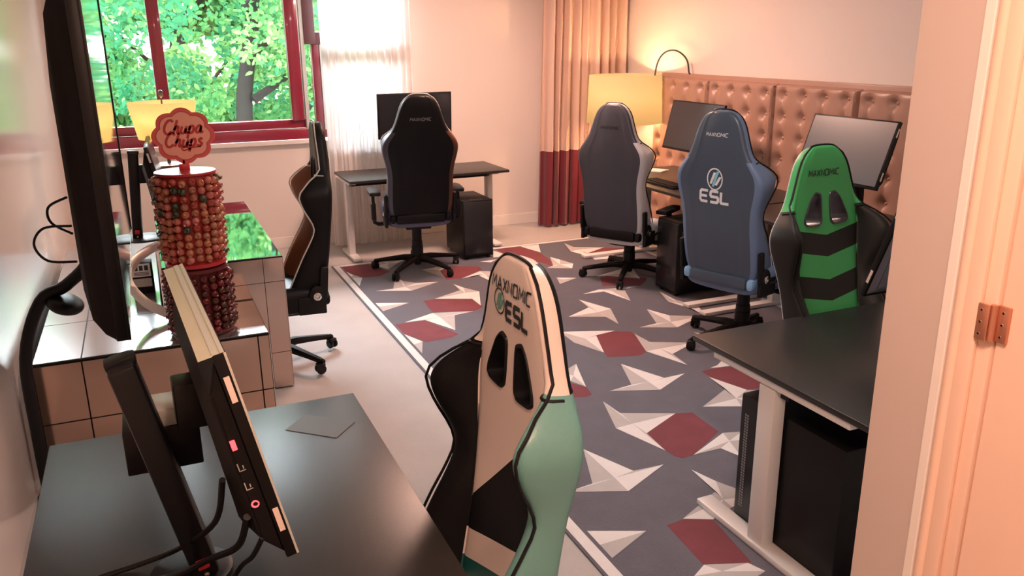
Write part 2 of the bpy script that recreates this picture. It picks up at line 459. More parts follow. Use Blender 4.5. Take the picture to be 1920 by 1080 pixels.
    # armrests
    if st.get('arms', True):
        ah = st.get('armh', .665)
        for sg in (1, -1):
            bm = BM()
            tube(bm, [(sg*.20, -.03, .385), (sg*.30, -.03, .385), (sg*.328, -.03, .40), (sg*.334, -.03, .44)], .016, 8)
            box(bm, sg*.334-.018, sg*.334+.018, -.065, .005, .42, ah-.10, .008)
            box(bm, sg*.334-.012, sg*.334+.012, -.055, -.005, ah-.12, ah-.03, .004)
            ar = obj('armrest', bm, M_black, root)
            bm = BM(); pl = [(-.042, -.13), (.042, -.13), (.048, 0), (.044, .10), (.03, .14), (-.03, .14), (-.044, .10), (-.048, 0)]
            prism(bm, pl, ah-.03, ah, M=Matrix.Translation((sg*.325, -.02, 0)), bev=.008); obj('arm_pad', bm, M_black, ar)
    # mechanism, cylinder, base
    bm = BM(); box(bm, -.10, .10, -.14, .12, .345, .392, .01); box(bm, -.15, .15, -.03, .03, .372, .392, .004)
    tube(bm, [(.09, .02, .36), (.2, .03, .355), (.25, .04, .35)], .006, 6); obj('tilt_mechanism', bm, M_black, root)
    for ch in root.children: ch.location.z += lift
    bm = BM(); lathe(bm, [(.022, .12), (.022, .36+lift)], n=16); lathe(bm, [(.046, .13), (.046, .20), (.042, .202), (.042, .24), (.038, .242), (.038, .335+lift)], n=20); lathe(bm, [(.026, .045), (.030, .11)], n=14)
    obj('gas_cylinder', bm, M_black, root)
    bm = BM(); lathe(bm, [(.03, .072), (.055, .078), (.058, .10), (.05, .13), (.03, .135)], n=20)
    for k in range(5):
        a = R(base_rot)+2*PI*k/5+R(az)   # world angle held whichever way the chair turns
        d = Vector((math.cos(a), math.sin(a), 0)); nn = Vector((-d.y, d.x, 0)); prev = None
        for (r_, zt, th, wd) in ((.04, .125, .05, .030), (.12, .122, .040, .026), (.22, .105, .032, .022), (.335, .085, .026, .018), (.36, .078, .02, .012)):
            q = [bm.verts.new(d*r_+nn*wd*a_+Vector((0, 0, z))) for a_, z in ((-.7, zt-th), (-1, zt-th*.4), (-.6, zt), (.6, zt), (1, zt-th*.4), (.7, zt-th))]
            if prev:
                for j in range(6): bm.faces.new((prev[j], prev[(j+1) % 6], q[(j+1) % 6], q[j]))
            prev = q
        bm.faces.new(prev)
    obj('star_base', bm, M_blackm if not st.get('chromebase') else M_gun, root)
    for k in range(5):
        a = R(base_rot)+2*PI*k/5+R(az); d = Vector((math.cos(a), math.sin(a), 0))*.345
        bm = BM(); yaw = a+1.1+k*.7
        for sg in (1, -1):
            lathe(bm, [(.006, -.009), (.022, -.009), (.0275, -.005), (.0275, .005), (.022, .009), (.006, .009)], n=18, M=Matrix.Translation(d+Vector((0, 0, .0275))) @ Matrix.Rotation(yaw, 4, 'Z') @ Matrix.Translation((-.012, sg*.016, 0)) @ Matrix.Rotation(PI/2, 4, 'X'))
        cs = obj('caster', bm, M_black, root)
        bm = BM(); Mc = Matrix.Translation(d) @ Matrix.Rotation(yaw, 4, 'Z')
        tube(bm, [Mc @ Vector((0, 0, .05)), Mc @ Vector((0, 0, .085))], .007, 8)
        box(bm, -.03, .012, -.006, .006, .025, .062, .005, M=Mc); box(bm, -.034, .014, -.024, .024, .044, .062, .008, M=Mc); obj('caster_hood', bm, M_black, cs)
    return root

# ------------------------------------------------------------------ monitor
def monitor(base, az, zc, wd, ht, tilt, label, screen=None, stand=True, deskz=.70, off=.20, marks=True, back=M_blackm, sidem=M_black, edge=M_black, detail=False, coltilt=-4, base_on=True, name='computer_monitor', group='flat gaming monitors on the desks'):
    """screen faces local +Y; base point = centre of the panel seen from above"""
    root = empty(name, (base[0], base[1], deskz), -R(az), label, 'monitor', group)
    T = Matrix.Translation((0, 0, zc-deskz)) @ Matrix.Rotation(R(tilt), 4, 'X')
    bm = BM(); box(bm, -wd/2, wd/2, -.022, .0, -ht/2, ht/2, .003, M=T); pn = obj('panel_frame', bm, edge, root)
    bm = BM(); box(bm, -wd/2+.012, wd/2-.012, -.002, .0015, -ht/2+.018, ht/2-.010, 0, M=T); obj('screen', bm, screen or M_screen, root)
    bm = BM(); t = bmesh.new()
    L0 = [(-wd/2+.006, -.020, -ht/2+.008), (wd/2-.006, -.020, -ht/2+.008), (wd/2-.006, -.020, ht/2-.008), (-wd/2+.006, -.020, ht/2-.008)]
    L1 = [(-wd/2+.012, -.052, -ht/2+.05), (wd/2-.012, -.052, -ht/2+.05), (wd/2-.012, -.046, ht/2-.07), (-wd/2+.012, -.046, ht/2-.07)]
    L2 = [(-wd/2+.06, -.075, -ht/2+.08), (wd/2-.06, -.075, -ht/2+.08), (wd/2-.06, -.066, ht/2-.11), (-wd/2+.06, -.066, ht/2-.11)]
    Vs = [[t.verts.new(p) for p in L] for L in (L0, L1, L2)]
    for A, B in zip(Vs, Vs[1:]):
        for k in range(4): t.faces.new((A[k], A[(k+1) % 4], B[(k+1) % 4], B[k]))
    t.faces.new(Vs[2]); t.faces.new(Vs[0][::-1]); bmesh.ops.recalc_face_normals(t, faces=t.faces)
    bmesh.ops.bevel(t, geom=t.edges[:], offset=.004, segments=2, affect='EDGES')
    merge(bm, t, 0, T); bk = obj('back_cover', bm, back, root)
    if marks:
        for sg in (1, -1):
            for zz in (.34, -.30):
                bm = BM(); box(bm, sg*wd/2-.0015, sg*wd/2+.0015, -.017, -.007, zz*ht-.025, zz*ht+.025, 0, M=T)
                obj('edge_slot', bm, mat('pale_slot', (.75, .62, .55), .5), pn)
    if detail:
        sg = detail
        bm = BM(); box(bm, sg*(wd/2-.010)-.002, sg*(wd/2-.010)+.002, -.044, -.035, .03, .05, .001, M=T); o = obj('usb_port', bm, M_led, bk)
        for k, zz in enumerate((-.0, -.04)):
            bm = BM()
            for (a, b, c, d) in ((-.046, -.034, zz-.013, zz-.011), (-.046, -.044, zz-.013, zz+.004), (-.038, -.036, zz-.009, zz-.002)):
                box(bm, sg*(wd/2-.010)-.0012, sg*(wd/2-.010)+.0012, a, b, c, d, 0, M=T)
            obj('usb_port', bm, M_chrome, bk)
        bm = BM(); tube(bm, [T @ Vector((sg*(wd/2-.010), -.040+.006*math.cos(a), -.085+.006*math.sin(a))) for a in [2*PI*k/12 for k in range(12)]], .0018, 6, closed=True); obj('headphone_jack', bm, M_led, bk)
        bm = BM()
        for k in range(5): box(bm, -wd/2+.2+k*.03, -wd/2+.21+k*.03, -.0665, -.0655, .02, .028, 0, M=T)
        obj('vent', bm, M_sil, bk)
    if stand:
        zt = zc-deskz; tp = T @ Vector((0, -.07, 0))
        bm = BM(); box(bm, -.035, .035, tp.y-.05, tp.y+.015, zt-.05, zt+.05, .006); arm = obj('mount_arm', bm, M_black, root)
        bm = BM(); Ms = Matrix.Translation((0, tp.y-.09+(.06 if coltilt > 0 else 0), 0)) @ Matrix.Rotation(R(coltilt), 4, 'X')
        cw = .054 if detail else .04; box(bm, -cw, cw, -.026, .026, .01, zt+.12, .008, M=Ms); box(bm, -.02, .02, -.028, .03, zt+.11, zt+.128, .003, M=Ms); col = obj('stand_column', bm, M_black, root)
        bm = BM(); box(bm, cw-.001, cw+.003, -.012, .012, .035, .06, .002, M=Ms); obj('release_button', bm, M_red_pl, col)
        bm = BM(); lathe(bm, [(.001, 0), (.006, 0), (.005, .002), (.001, .003)], n=12, M=Ms @ Matrix.Translation((cw, 0, .02)) @ Matrix.Rotation(PI/2, 4, 'Y')); obj('button_cap', bm, M_chrome, col)
        bm = BM(); tube(bm, [Ms @ Vector((.022*math.cos(a), -.024, .05+.022*math.sin(a))) for a in [2*PI*k/16 for k in range(16)]], .003, 6, closed=True); obj('cable_ring', bm, M_red_pl, col)
        br = .085 if detail else .12; bm = BM(); lathe(bm, [(.001, 0), (br-.005, 0), (br, .006), (br-.01, .012), (.001, .014)], cx=0, cy=tp.y-.06, n=36); obj('stand_base', bm, M_black, root)
    return root

# ------------------------------------------------------------------ desk
def desk(x0, x1, y0, y1, zt, label, axis='Y', legs=(), over=None, z0=.0095, ext=0):
    """axis: the direction the feet run"""
    root = empty('gaming_desk', ((x0+x1)/2, (y0+y1)/2, 0), 0, label, 'desk', 'black topped gaming desks')
    ox, oy = (x0+x1)/2, (y0+y1)/2; hx, hy = (x1-x0)/2, (y1-y0)/2
    bm = BM()
    if over: prism(bm, rounded([(x-ox, y-oy) for x, y in over], 5, .12), zt-.022, zt)
    else: box(bm, -hx, hx, -hy, hy, zt-.022, zt, .003)
    obj('desktop', bm, M_desk, root)
    for (px, py) in legs:
        bm = BM(); X, Y = px-ox, py-oy
        lx, ly = (.026, .040) if axis == 'Y' else (.040, .026); box(bm, X-lx, X+lx, Y-ly, Y+ly, .03, zt-.055, .004); box(bm, X-lx+.007, X+lx-.007, Y-ly+.007, Y+ly-.007, .05, zt-.04, .003)
        lg = obj('leg', bm, M_deskw, root)
        bm = BM()
        if axis == 'Y': box(bm, X-.036, X+.036, -hy+.08, hy-.08, z0, .035, .005)
        else: box(bm, -hx+.08-ext, hx-.08, Y-.036, Y+.036, z0, .035, .005)
        obj('foot', bm, M_deskw, lg)
        bm = BM()
        if axis == 'Y': box(bm, X-.03, X+.03, -hy+.12, hy-.12, zt-.05, zt-.022, .003)
        else: box(bm, -hx+.12, hx-.12, Y-.03, Y+.03, zt-.05, zt-.022, .003)
        obj('support_bracket', bm, M_deskw, lg)
    bm = BM(); (ax, ay), (bx, by) = legs[0], legs[-1]
    if axis == 'Y': box(bm, ax-ox, bx-ox, -.04, .02, zt-.085, zt-.045, .003)
    else: box(bm, -.04, .02, ay-oy, by-oy, zt-.085, zt-.045, .003)
    obj('crossbar', bm, M_black, root)
    return root

def pc(x0, x1, y0, y1, h, label, front='-Y', vent=None):
    root = empty('computer_tower', ((x0+x1)/2, (y0+y1)/2, 0.0098), 0, label, 'computer', 'black computer towers')
    hx, hy = (x1-x0)/2, (y1-y0)/2
    bm = BM(); box(bm, -hx, hx, -hy, hy, .02, h, .006); cs = obj('case', bm, M_black, root)
    bm = BM()
    for a in (-1, 1):
        for b in (-1, 1): lathe(bm, [(.018, 0), (.018, .022)], cx=a*(hx-.035), cy=b*(hy-.04), n=12)
    obj('rubber_feet', bm, M_blackm, root)
    bm = BM()
    if front[1] == 'Y':
        s_ = -1 if front[0] == '-' else 1
        box(bm, -hx+.006, hx-.006, s_*hy-.008, s_*hy+.008, .04, h-.012, .005)
    else:
        s_ = -1 if front[0] == '-' else 1
        box(bm, s_*hx-.008, s_*hx+.008, -hy+.006, hy-.006, .04, h-.012, .005)
    obj('front_panel', bm, mat('front_gloss', (.02, .02, .022), .22), root)
    bm = BM()
    for k in range(4):
        if front[1] == 'Y': box(bm, -.05+k*.028, -.035+k*.028, s_*(hy-.04)-.004, s_*(hy-.04)+.004, h-.001, h+.0015)
        else: box(bm, s_*(hx-.04)-.004, s_*(hx-.04)+.004, -.05+k*.028, -.035+k*.028, h-.001, h+.0015)
    obj('top_ports', bm, M_chrome, root)
    if vent:
        bm = BM(); s_ = -1
        for k in range(34):
            for j in range(2):
                z = .07+k*(h-.14)/34; yy = vent*(hy-.045)+j*.012
                box(bm, -hx-.001, -hx+.001, yy, yy+.008, z, z+.007)
        obj('side_vents', bm, mat('vent_grey', (.25, .25, .27), .5), cs)
    return root

# ================================================================== SETTING
XL, XR, YB = -.60, 4.40, 7.50
def struct(name, bm, m_, label=None, smooth=False):
    o = obj(name, bm, m_, None, smooth); o['kind'] = 'structure'
    if label: o['label'] = label
    return o
bm = BM(); box(bm, XL-.2, XR+.2, -1.6, YB+.3, -.1, 0); struct('floor', bm, M_floor, 'pale grey carpet floor')
bm = BM(); box(bm, XL-.2, XR+.2, -1.6, YB+.3, CEIL, CEIL+.1); struct('ceiling', bm, M_ceil, 'plain ceiling above the room')
bm = BM(); box(bm, XL-.2, XL, -1.6, YB+.3, 0, CEIL); struct('wall_left', bm, M_wall_l, 'satin painted left wall mirroring the window')
bm = BM(); box(bm, XR, XR+.2, .9, YB+.3, 0, CEIL); struct('wall_right', bm, M_wall, 'cream wall behind the tufted headboard')
WX0, WX1, WZ0 = -.40, 2.20, .93
bm = BM(); box(bm, XL, WX0, YB, YB+.3, 0, CEIL); box(bm, WX0, WX1, YB, YB+.3, 0, WZ0); box(bm, WX1, XR, YB, YB+.3, 0, CEIL); box(bm, WX0, WX1, YB, YB+.3, 2.45, CEIL)
struct('wall_back', bm, M_wall, 'pink lit back wall with the window')
# entry passage
bm = BM(); box(bm, 1.2, 1.32, .93, 1.05, 0, CEIL); box(bm, 1.2, 1.32, .86, .93, 0, CEIL); struct('wall_passage', bm, M_jamb, 'pinkish end of the passage wall beside the door')
bm = BM(); box(bm, 1.32, XR+.2, .93, 1.05, 0, CEIL); struct('wall_front', bm, M_wall, 'wall behind the near right desk')
bm = BM(); box(bm, 1.2, 1.32, .10, .86, 2.08, CEIL); box(bm, 1.2, 1.32, -1.6, .10, 0, CEIL); struct('wall_entry', bm, M_wall, 'passage wall around the side door')
bm = BM(); box(bm, XL-.2, 1.4, -1.7, -1.6, 0, CEIL); struct('wall_hall', bm, M_wall, 'hall end wall')
# side door: architrave, jamb, leaf
bm = BM(); box(bm, 1.188, 1.2, .906, .925, 0, 2.12, .002)
struct('trim_1', bm, M_white, 'flat pale strip of the door architrave')
bm = BM(); tube(bm, [(1.197, .895, 0), (1.197, .895, 2.12)], .011, 16); box(bm, 1.190, 1.2, .858, .886, 0, 2.12, .002); box(bm, 1.2, 1.30, .835, .862, 0, 2.08, .001)
struct('trim_2', bm, M_trim, 'peach moulded door frame with the hinge', True)
bm = BM(); box(bm, 1.205, 1.245, .10, .832, .01, 2.07, .003); dr = struct('door_1', bm, M_trim, 'peach side door leaf')
hg = BM(); box(hg, 1.186, 1.190, .838, .858, 1.328, 1.388, .0015); box(hg, 1.199, 1.206, .812, .834, 1.328, 1.388, .0015)
tube(hg, [(1.196, .836, 1.328), (1.196, .836, 1.388)], .006, 10)
ho = obj('door_hinge', hg, mat('hinge_brass', (.62, .28, .18), .35, metal=.7), dr)
bm = BM()
for zz in (1.338, 1.358, 1.378):
    for yy, xx in ((.850, 1.186), (.822, 1.199)): lathe(bm, [(.001, 0), (.0025, 0), (.002, .001)], n=10, M=Matrix.Translation((xx, yy, zz)) @ Matrix.Rotation(-PI/2, 4, 'Y'))
obj('hinge_screws', bm, M_chrome, dr)
# skirting
bm = BM(); box(bm, WX1+.0, 4.4, YB-.014, YB, 0, .095, .003); box(bm, WX1, 4.4, YB-.010, YB, .095, .105, .002); struct('baseboard_back', bm, M_white, 'white skirting along the back wall')
bm = BM(); box(bm, XL, WX1, YB-.014, YB, 0, .10, .003); struct('baseboard_window', bm, M_white, 'white skirting under the window')
bm = BM(); box(bm, XR-.014, XR, 1.06, YB-.014, 0, .10, .003); struct('baseboard_right', bm, M_white, 'white skirting along the right wall')

# window
def wframe(bars, name='window_1'):
    bm = BM()
    for b in bars: box(bm, b[0], b[1], YB-.03+b[4], YB+.06+b[4], b[2], b[3], .006)
    return struct(name, bm, M_red, 'burgundy window frame', True)
wf = wframe([(-.40, -.30, WZ0+.03, 2.45, .06), (.125, .222, 1.12, 2.45, .02), (1.195, 1.30, 1.12, 2.45, .02), (-.40, 1.36, WZ0+.035, 1.055, -.02), (-.40, 1.36, 1.055, 1.13, .06), (-.4, 2.2, 2.36, 2.45, .04),
             (1.405, 1.47, WZ0+.03, 1.80, .05), (2.1, 2.2, WZ0+.03, 2.45, .05), (1.36, 2.2, WZ0+.03, 1.03, .05)])
bm = BM(); box(bm, 1.345, 1.44, YB-.02, YB+.10, 1.76, 2.40, .006); box(bm, 1.44, 2.15, YB+.0, YB+.10, 1.76, 1.86, .006)
o = obj('transom', bm, mat('mauve_frame', (.20, .09, .10), .3), wf)
bm = BM(); box(bm, 1.312, 1.345, YB-.01, YB+.09, 1.05, 2.40, .004); box(bm, 1.475, 1.50, YB+.02, YB+.09, 1.03, 1.76, .003); obj('white_liner', bm, mat('liner_white', (.85, .85, .82), .4), wf)
bm = BM(); box(bm, -.32, 2.12, YB+.085, YB+.090, 1.0, 2.38); obj('pane', bm, M_glass, wf)
bm = BM(); box(bm, -.42, 1.36, YB-.055, YB-.0, WZ0-.005, WZ0+.03, .006); struct('trim_3', bm, M_white, 'white window sill board')

# ------------------------------------------------------------------ curtains
def curtain(name, x0, x1, y, z0, z1, folds, amp, mats, label, cat, split=None, slant=0, ys=0, gather=None):
    root = empty(name, ((x0+x1)/2, y, 0), 0, label, cat)
    rnd = random.Random(len(label)); ph = [rnd.uniform(0, 6) for _ in range(4)]
    def sheet(za, zb, m_, nm, off=0):
        bm = BM(); nx = folds*14; nz = 16; g = []
        for j in range(nz+1):
            z = za+(zb-za)*j/nz; row = []
            for i in range(nx+1):
                u = i/nx; uu = u if not gather else u**gather
                a = 2*PI*folds*u
                x = x0+(x1-x0)*uu+.010*math.sin(a*2+ph[0])*(1-z/3)
                yy = amp*math.sin(a+.8*math.sin(a*.37+ph[1]))*(.85+.25*math.sin(u*9+ph[2]))+.006*math.sin(a*3+z*2+ph[3])*(1.4-z/2)+ys*u
                row.append(bm.verts.new((x-(x0+x1)/2+slant*(z1-z)*(1 if u < .5 else .3), yy+off, z)))
            g.append(row)
        for j in range(nz):
            for i in range(nx): bm.faces.new((g[j][i], g[j][i+1], g[j+1][i+1], g[j+1][i]))
        o = obj(nm, bm, m_, root); return o
    if split:
        sheet(split, z1, mats[0], 'upper_panel'); sheet(z0, split, mats[1], 'hem_band')
    else: sheet(z0, z1, mats[0], 'sheer_panel')
    return root
curtain('sheer_curtain', 1.44, 2.23, 7.28, .02, CEIL-.02, 13, .030, [M_sheer], 'white translucent sheer curtain hanging at the right of the window', 'curtain')
curtain('lined_curtain', 3.50, 4.36, 7.22, .02, CEIL-.02, 9, .055, [M_curt, M_burg], 'beige floor length curtain with a burgundy hem band in the far right corner', 'curtain', split=.745, slant=-.02)

# ------------------------------------------------------------------ rug
def clip_poly(poly, x0, x1, y0, y1):
    def cl(P, ins, cut):
        out = []
        for i in range(len(P)):
            a, b = P[i-1], P[i]
            if ins(b):
                if not ins(a): out.append(cut(a, b))
                out.append(b)
            elif ins(a): out.append(cut(a, b))
        return out
    def cx(v): return lambda a, b: (v, a[1]+(b[1]-a[1])*(v-a[0])/(b[0]-a[0]))
    def cy(v): return lambda a, b: (a[0]+(b[0]-a[0])*(v-a[1])/(b[1]-a[1]), v)
    for ins, cut in ((lambda p: p[0] >= x0, cx(x0)), (lambda p: p[0] <= x1, cx(x1)), (lambda p: p[1] >= y0, cy(y0)), (lambda p: p[1] <= y1, cy(y1))):
        if poly: poly = cl(poly, ins, cut)
    return poly
RX0, RX1, RY0, RY1 = 1.27, 3.90, 1.55, 6.65
RUG = [
 ('S', [(1.447, 3.677), (1.551, 3.889), (1.475, 3.969), (1.685, 3.892), (1.761, 3.689), (1.667, 3.766)], (1.615, 3.832)),
 ('S', [(1.296, 3.294), (1.473, 3.115), (1.58, 3.164), (1.43, 2.98), (1.2, 2.973), (1.31, 3.041)], (1.394, 3.071)),
 ('S', [(1.294, 2.346), (1.118, 2.504), (1.021, 2.452), (1.151, 2.634), (1.367, 2.652), (1.267, 2.583)], (1.19, 2.55)),
 ('S', [(2.049, 4.788), (2.226, 4.79), (2.254, 4.868), (2.274, 4.701), (2.164, 4.582), (2.184, 4.671)], (2.21, 4.728)),
 ('M', [(1.911, 3.596), (1.811, 3.804), (1.611, 3.804), (1.511, 3.596), (1.611, 3.388), (1.811, 3.388)], None),
 ('S', [(1.323, 6.513), (1.373, 6.306), (1.418, 6.192), (1.32, 5.91), (1.296, 6.136)], (1.33, 6.234)),
 ('M', [(1.323, 6.585), (1.444, 6.605), (1.562, 6.582), (1.664, 6.275), (1.557, 6.184), (1.431, 6.194), (1.373, 6.306)], None),
 ('S', [(1.654, 6.088), (1.68, 5.973), (1.757, 5.876), (1.923, 5.829), (1.669, 5.695), (1.418, 5.799), (1.555, 5.798)], (1.652, 5.809)),
 ('S', [(1.617, 6.664), (1.765, 6.617), (1.924, 6.618), (1.79, 6.5), (1.672, 6.346), (1.603, 6.483)], (1.719, 6.534)),
 ('S', [(1.314, 5.529), (1.562, 5.418), (1.309, 5.293)], (1.353, 5.423)),
 ('S', [(2.005, 5.726), (2.041, 5.604), (2.112, 5.458), (1.999, 5.144), (1.999, 5.314), (1.756, 5.429), (1.995, 5.551)], (2.007, 5.471)),
 ('M', [(1.671, 5.418), (1.754, 5.423), (1.999, 5.314), (2.004, 5.108), (1.918, 5.052), (1.65, 5.141), (1.65, 5.243)], None),
 ('S', [(1.412, 5.022), (1.641, 5.129), (1.916, 5.047), (1.763, 5.025), (1.664, 4.74), (1.55, 5.01)], (1.658, 5.025)),
 ('M', [(1.301, 4.981), (1.349, 5.01), (1.55, 5.01), (1.658, 4.661), (1.595, 4.623), (1.429, 4.61), (1.308, 4.899)], None),
 ('S', [(1.31, 4.898), (1.409, 4.627), (1.305, 4.317), (1.308, 4.456)], (1.33, 4.593)),
 ('S', [(1.912, 6.213), (2.053, 6.244), (2.168, 6.258), (2.034, 6.119), (2.006, 5.911)], (2.027, 6.167)),
 ('M', [(2.017, 6.105), (2.159, 6.216), (2.366, 6.116), (2.353, 6.01), (2.115, 5.847), (1.999, 5.861)], None),
 ('S', [(2.111, 5.836), (2.321, 5.973), (2.533, 5.871), (2.412, 5.83), (2.296, 5.659), (2.262, 5.881)], (2.326, 5.871)),
 ('M', [(2.712, 6.591), (2.941, 6.627), (3.01, 6.326), (2.981, 6.031), (2.912, 5.854), (2.848, 6.144), (2.715, 6.433)], None),
 ('S', [(2.936, 6.646), (3.147, 6.628), (3.022, 6.31), (2.971, 6.493)], None),
 ('S', [(2.677, 6.555), (2.706, 6.412), (2.63, 6.322), (2.584, 6.33)], None),
 ('S', [(2.43, 6.249), (2.591, 6.258), (2.503, 6.19)], None),
 ('S', [(3.359, 6.525), (3.365, 6.356), (3.605, 6.229), (3.38, 6.112), (3.349, 5.961), (3.273, 6.23)], (3.363, 6.25)),
 ('M', [(3.38, 6.112), (3.598, 6.216), (3.766, 6.108), (3.699, 5.932), (3.52, 5.943), (3.376, 5.987)], None),
 ('S', [(3.024, 6.132), (3.061, 6.017), (3.102, 5.855), (3.026, 5.732), (2.845, 5.828), (2.926, 5.871)], (2.994, 5.884)),
 ('S', [(3.345, 5.977), (3.542, 5.957), (3.495, 5.856), (3.323, 5.891)], None),
 ('S', [(2.792, 5.544), (2.929, 5.47), (2.737, 5.377)], (2.805, 5.476)),
 ('S', [(2.681, 4.973), (2.78, 4.693), (2.667, 4.395), (2.666, 4.559), (2.441, 4.665), (2.658, 4.783)], (2.67, 4.665)),
 ('S', [(2.768, 5.073), (2.929, 5.125), (3.241, 5.071), (3.107, 5.059), (2.998, 4.788), (2.94, 5.064)], (2.996, 5.063)),
 ('S', [(3.086, 5.445), (3.403, 5.551), (3.45, 5.485), (3.359, 5.24), (3.174, 5.411)], (3.332, 5.433)),
 ('M', [(3.092, 5.392), (3.174, 5.411), (3.417, 5.237), (3.352, 5.154), (3.256, 5.076), (3.004, 5.196)], None),
 ('S', [(2.998, 4.58), (3.063, 4.402), (3.236, 4.299), (2.974, 4.18), (2.754, 4.283), (2.897, 4.302)], (2.994, 4.285)),
 ('S', [(2.256, 4.426), (2.579, 4.296), (2.43, 4.271), (2.327, 3.991), (2.244, 4.215)], (2.341, 4.247)),
 ('M', [(2.43, 4.271), (2.557, 4.292), (2.664, 4.242), (2.661, 4.189), (2.561, 3.894), (2.496, 3.865), (2.313, 3.92), (2.329, 4.002)], None),
 ('S', [(3.305, 4.891), (3.296, 4.699), (3.35, 4.472), (3.271, 4.289), (3.282, 4.439), (3.227, 4.663)], (3.269, 4.609)),
 ('S', [(3.012, 4.06), (3.076, 3.981), (3.151, 3.973), (3.062, 3.908), (3.032, 3.949)], None),
 ('S', [(2.094, 3.904), (1.99, 3.595), (1.951, 3.696), (1.971, 3.831)], (1.999, 3.756)),
 ('M', [(1.93, 3.686), (1.99, 3.595), (1.971, 3.494), (1.931, 3.479), (1.854, 3.511)], None),
 ('S', [(2.664, 4.202), (2.666, 4.029), (2.902, 3.906), (2.681, 3.802), (2.659, 3.623), (2.563, 3.905)], (2.663, 3.907)),
 ('S', [(2.325, 3.796), (2.435, 3.522), (2.573, 3.526), (2.326, 3.395), (2.074, 3.493), (2.224, 3.516)], (2.329, 3.51)),
 ('S', [(1.98, 3.398), (1.988, 3.239), (2.235, 3.121), (1.989, 2.997), (1.973, 2.816), (1.884, 3.102)], (1.983, 3.111)),
 ('M', [(2.235, 3.121), (2.316, 3.096), (2.306, 2.869), (2.063, 2.73), (2.002, 2.724), (1.981, 2.754), (1.974, 2.818), (1.989, 2.997)], None),
 ('S', [(2.063, 2.73), (2.315, 2.85), (2.403, 2.824), (2.449, 2.728), (2.245, 2.626), (2.212, 2.73)], (2.292, 2.771)),
 ('S', [(2.664, 3.431), (2.739, 3.203), (2.892, 3.113), (2.688, 3.035), (2.582, 3.049), (2.404, 3.128), (2.645, 3.26)], (2.619, 3.138)),
 ('M', [(2.676, 3.514), (2.799, 3.521), (2.92, 3.475), (2.912, 3.351), (2.89, 3.21), (2.82, 3.194), (2.739, 3.203), (2.671, 3.422)], None),
 ('S', [(2.749, 3.533), (2.81, 3.548), (2.904, 3.616), (2.946, 3.507), (2.806, 3.517)], None),
 ('S', [(1.643, 2.983), (1.745, 2.719), (1.894, 2.712), (1.637, 2.584), (1.409, 2.683), (1.533, 2.699)], (1.642, 2.701)),
 ('S', [(1.977, 2.625), (2.013, 2.502), (2.087, 2.34), (1.948, 2.309), (1.826, 2.269), (1.722, 2.321), (1.962, 2.435)], (1.951, 2.37)),
 ('M', [(1.641, 2.31), (1.72, 2.317), (1.826, 2.269), (1.782, 1.988), (1.753, 1.994), (1.618, 2.051)], None),
 ('S', [(1.227, 2.456), (1.549, 2.309), (1.298, 2.192), (1.278, 2.346)], (1.297, 2.302)),
 ('S', [(1.549, 2.006), (1.62, 2.046), (1.768, 1.991), (1.793, 1.927), (1.683, 1.899)], (1.655, 1.989)),
]
M_rbg = mat('rug_slate', (.095, .095, .13), .95, noise=(9, .25), bump=(300, .6), sheen=.25)
M_rlt = mat('rug_white', (.78, .76, .76), .95, noise=(12, .08), bump=(300, .6))
M_rmd = mat('rug_pale_grey', (.50, .48, .48), .95, noise=(12, .10), bump=(300, .6))
M_rmr = mat('rug_maroon', (.20, .05, .065), .95, noise=(9, .2), bump=(300, .6))
bm = BM(); box(bm, RX0, RX1, RY0, RY1, 0.0, .008, 0, 0)
def fl(poly, z, mi):
    poly = clip_poly(poly, RX0+.075, RX1-.075, RY0+.07, RY1-.07)
    if len(poly) < 3: return
    a = sum(p[0]*q[1]-q[0]*p[1] for p, q in zip(poly, poly[1:]+poly[:1]))
    if abs(a) < 1e-5: return
    if a < 0: poly = poly[::-1]
    try: bm.faces.new([bm.verts.new((x, y, z)) for x, y in poly]).material_index = mi
    except ValueError: pass
for kind, pts, cen in RUG:
    if kind == 'M': fl(pts, .0086, 3)
    else:
        if cen is None: fl(pts, .0090, 1); continue
        for i in range(len(pts)): fl([pts[i-1], pts[i], cen], .0092, 1 if i % 2 else 2)
for (a, b, c, d, mi) in ((.012, .058, 0, 0, 1),):
    for (x0, x1, y0, y1) in ((RX0+.012, RX0+.058, RY0+.012, RY1-.012), (RX1-.058, RX1-.012, RY0+.012, RY1-.012), (RX0+.058, RX1-.058, RY1-.058, RY1-.012), (RX0+.058, RX1-.058, RY0+.012, RY0+.058)):
        bm.faces.new([bm.verts.new(p) for p in ((x0, y0, .009), (x1, y0, .009), (x1, y1, .009), (x0, y1, .009))]).material_index = 1
me = bpy.data.meshes.new('area_rug'); bm.to_mesh(me); bm.free()
rug = link_mesh('area_rug', me, [M_rbg, M_rlt, M_rmd, M_rmr]); tag(rug, 'large slate rug with white faceted stars and maroon hexagons', 'rug')

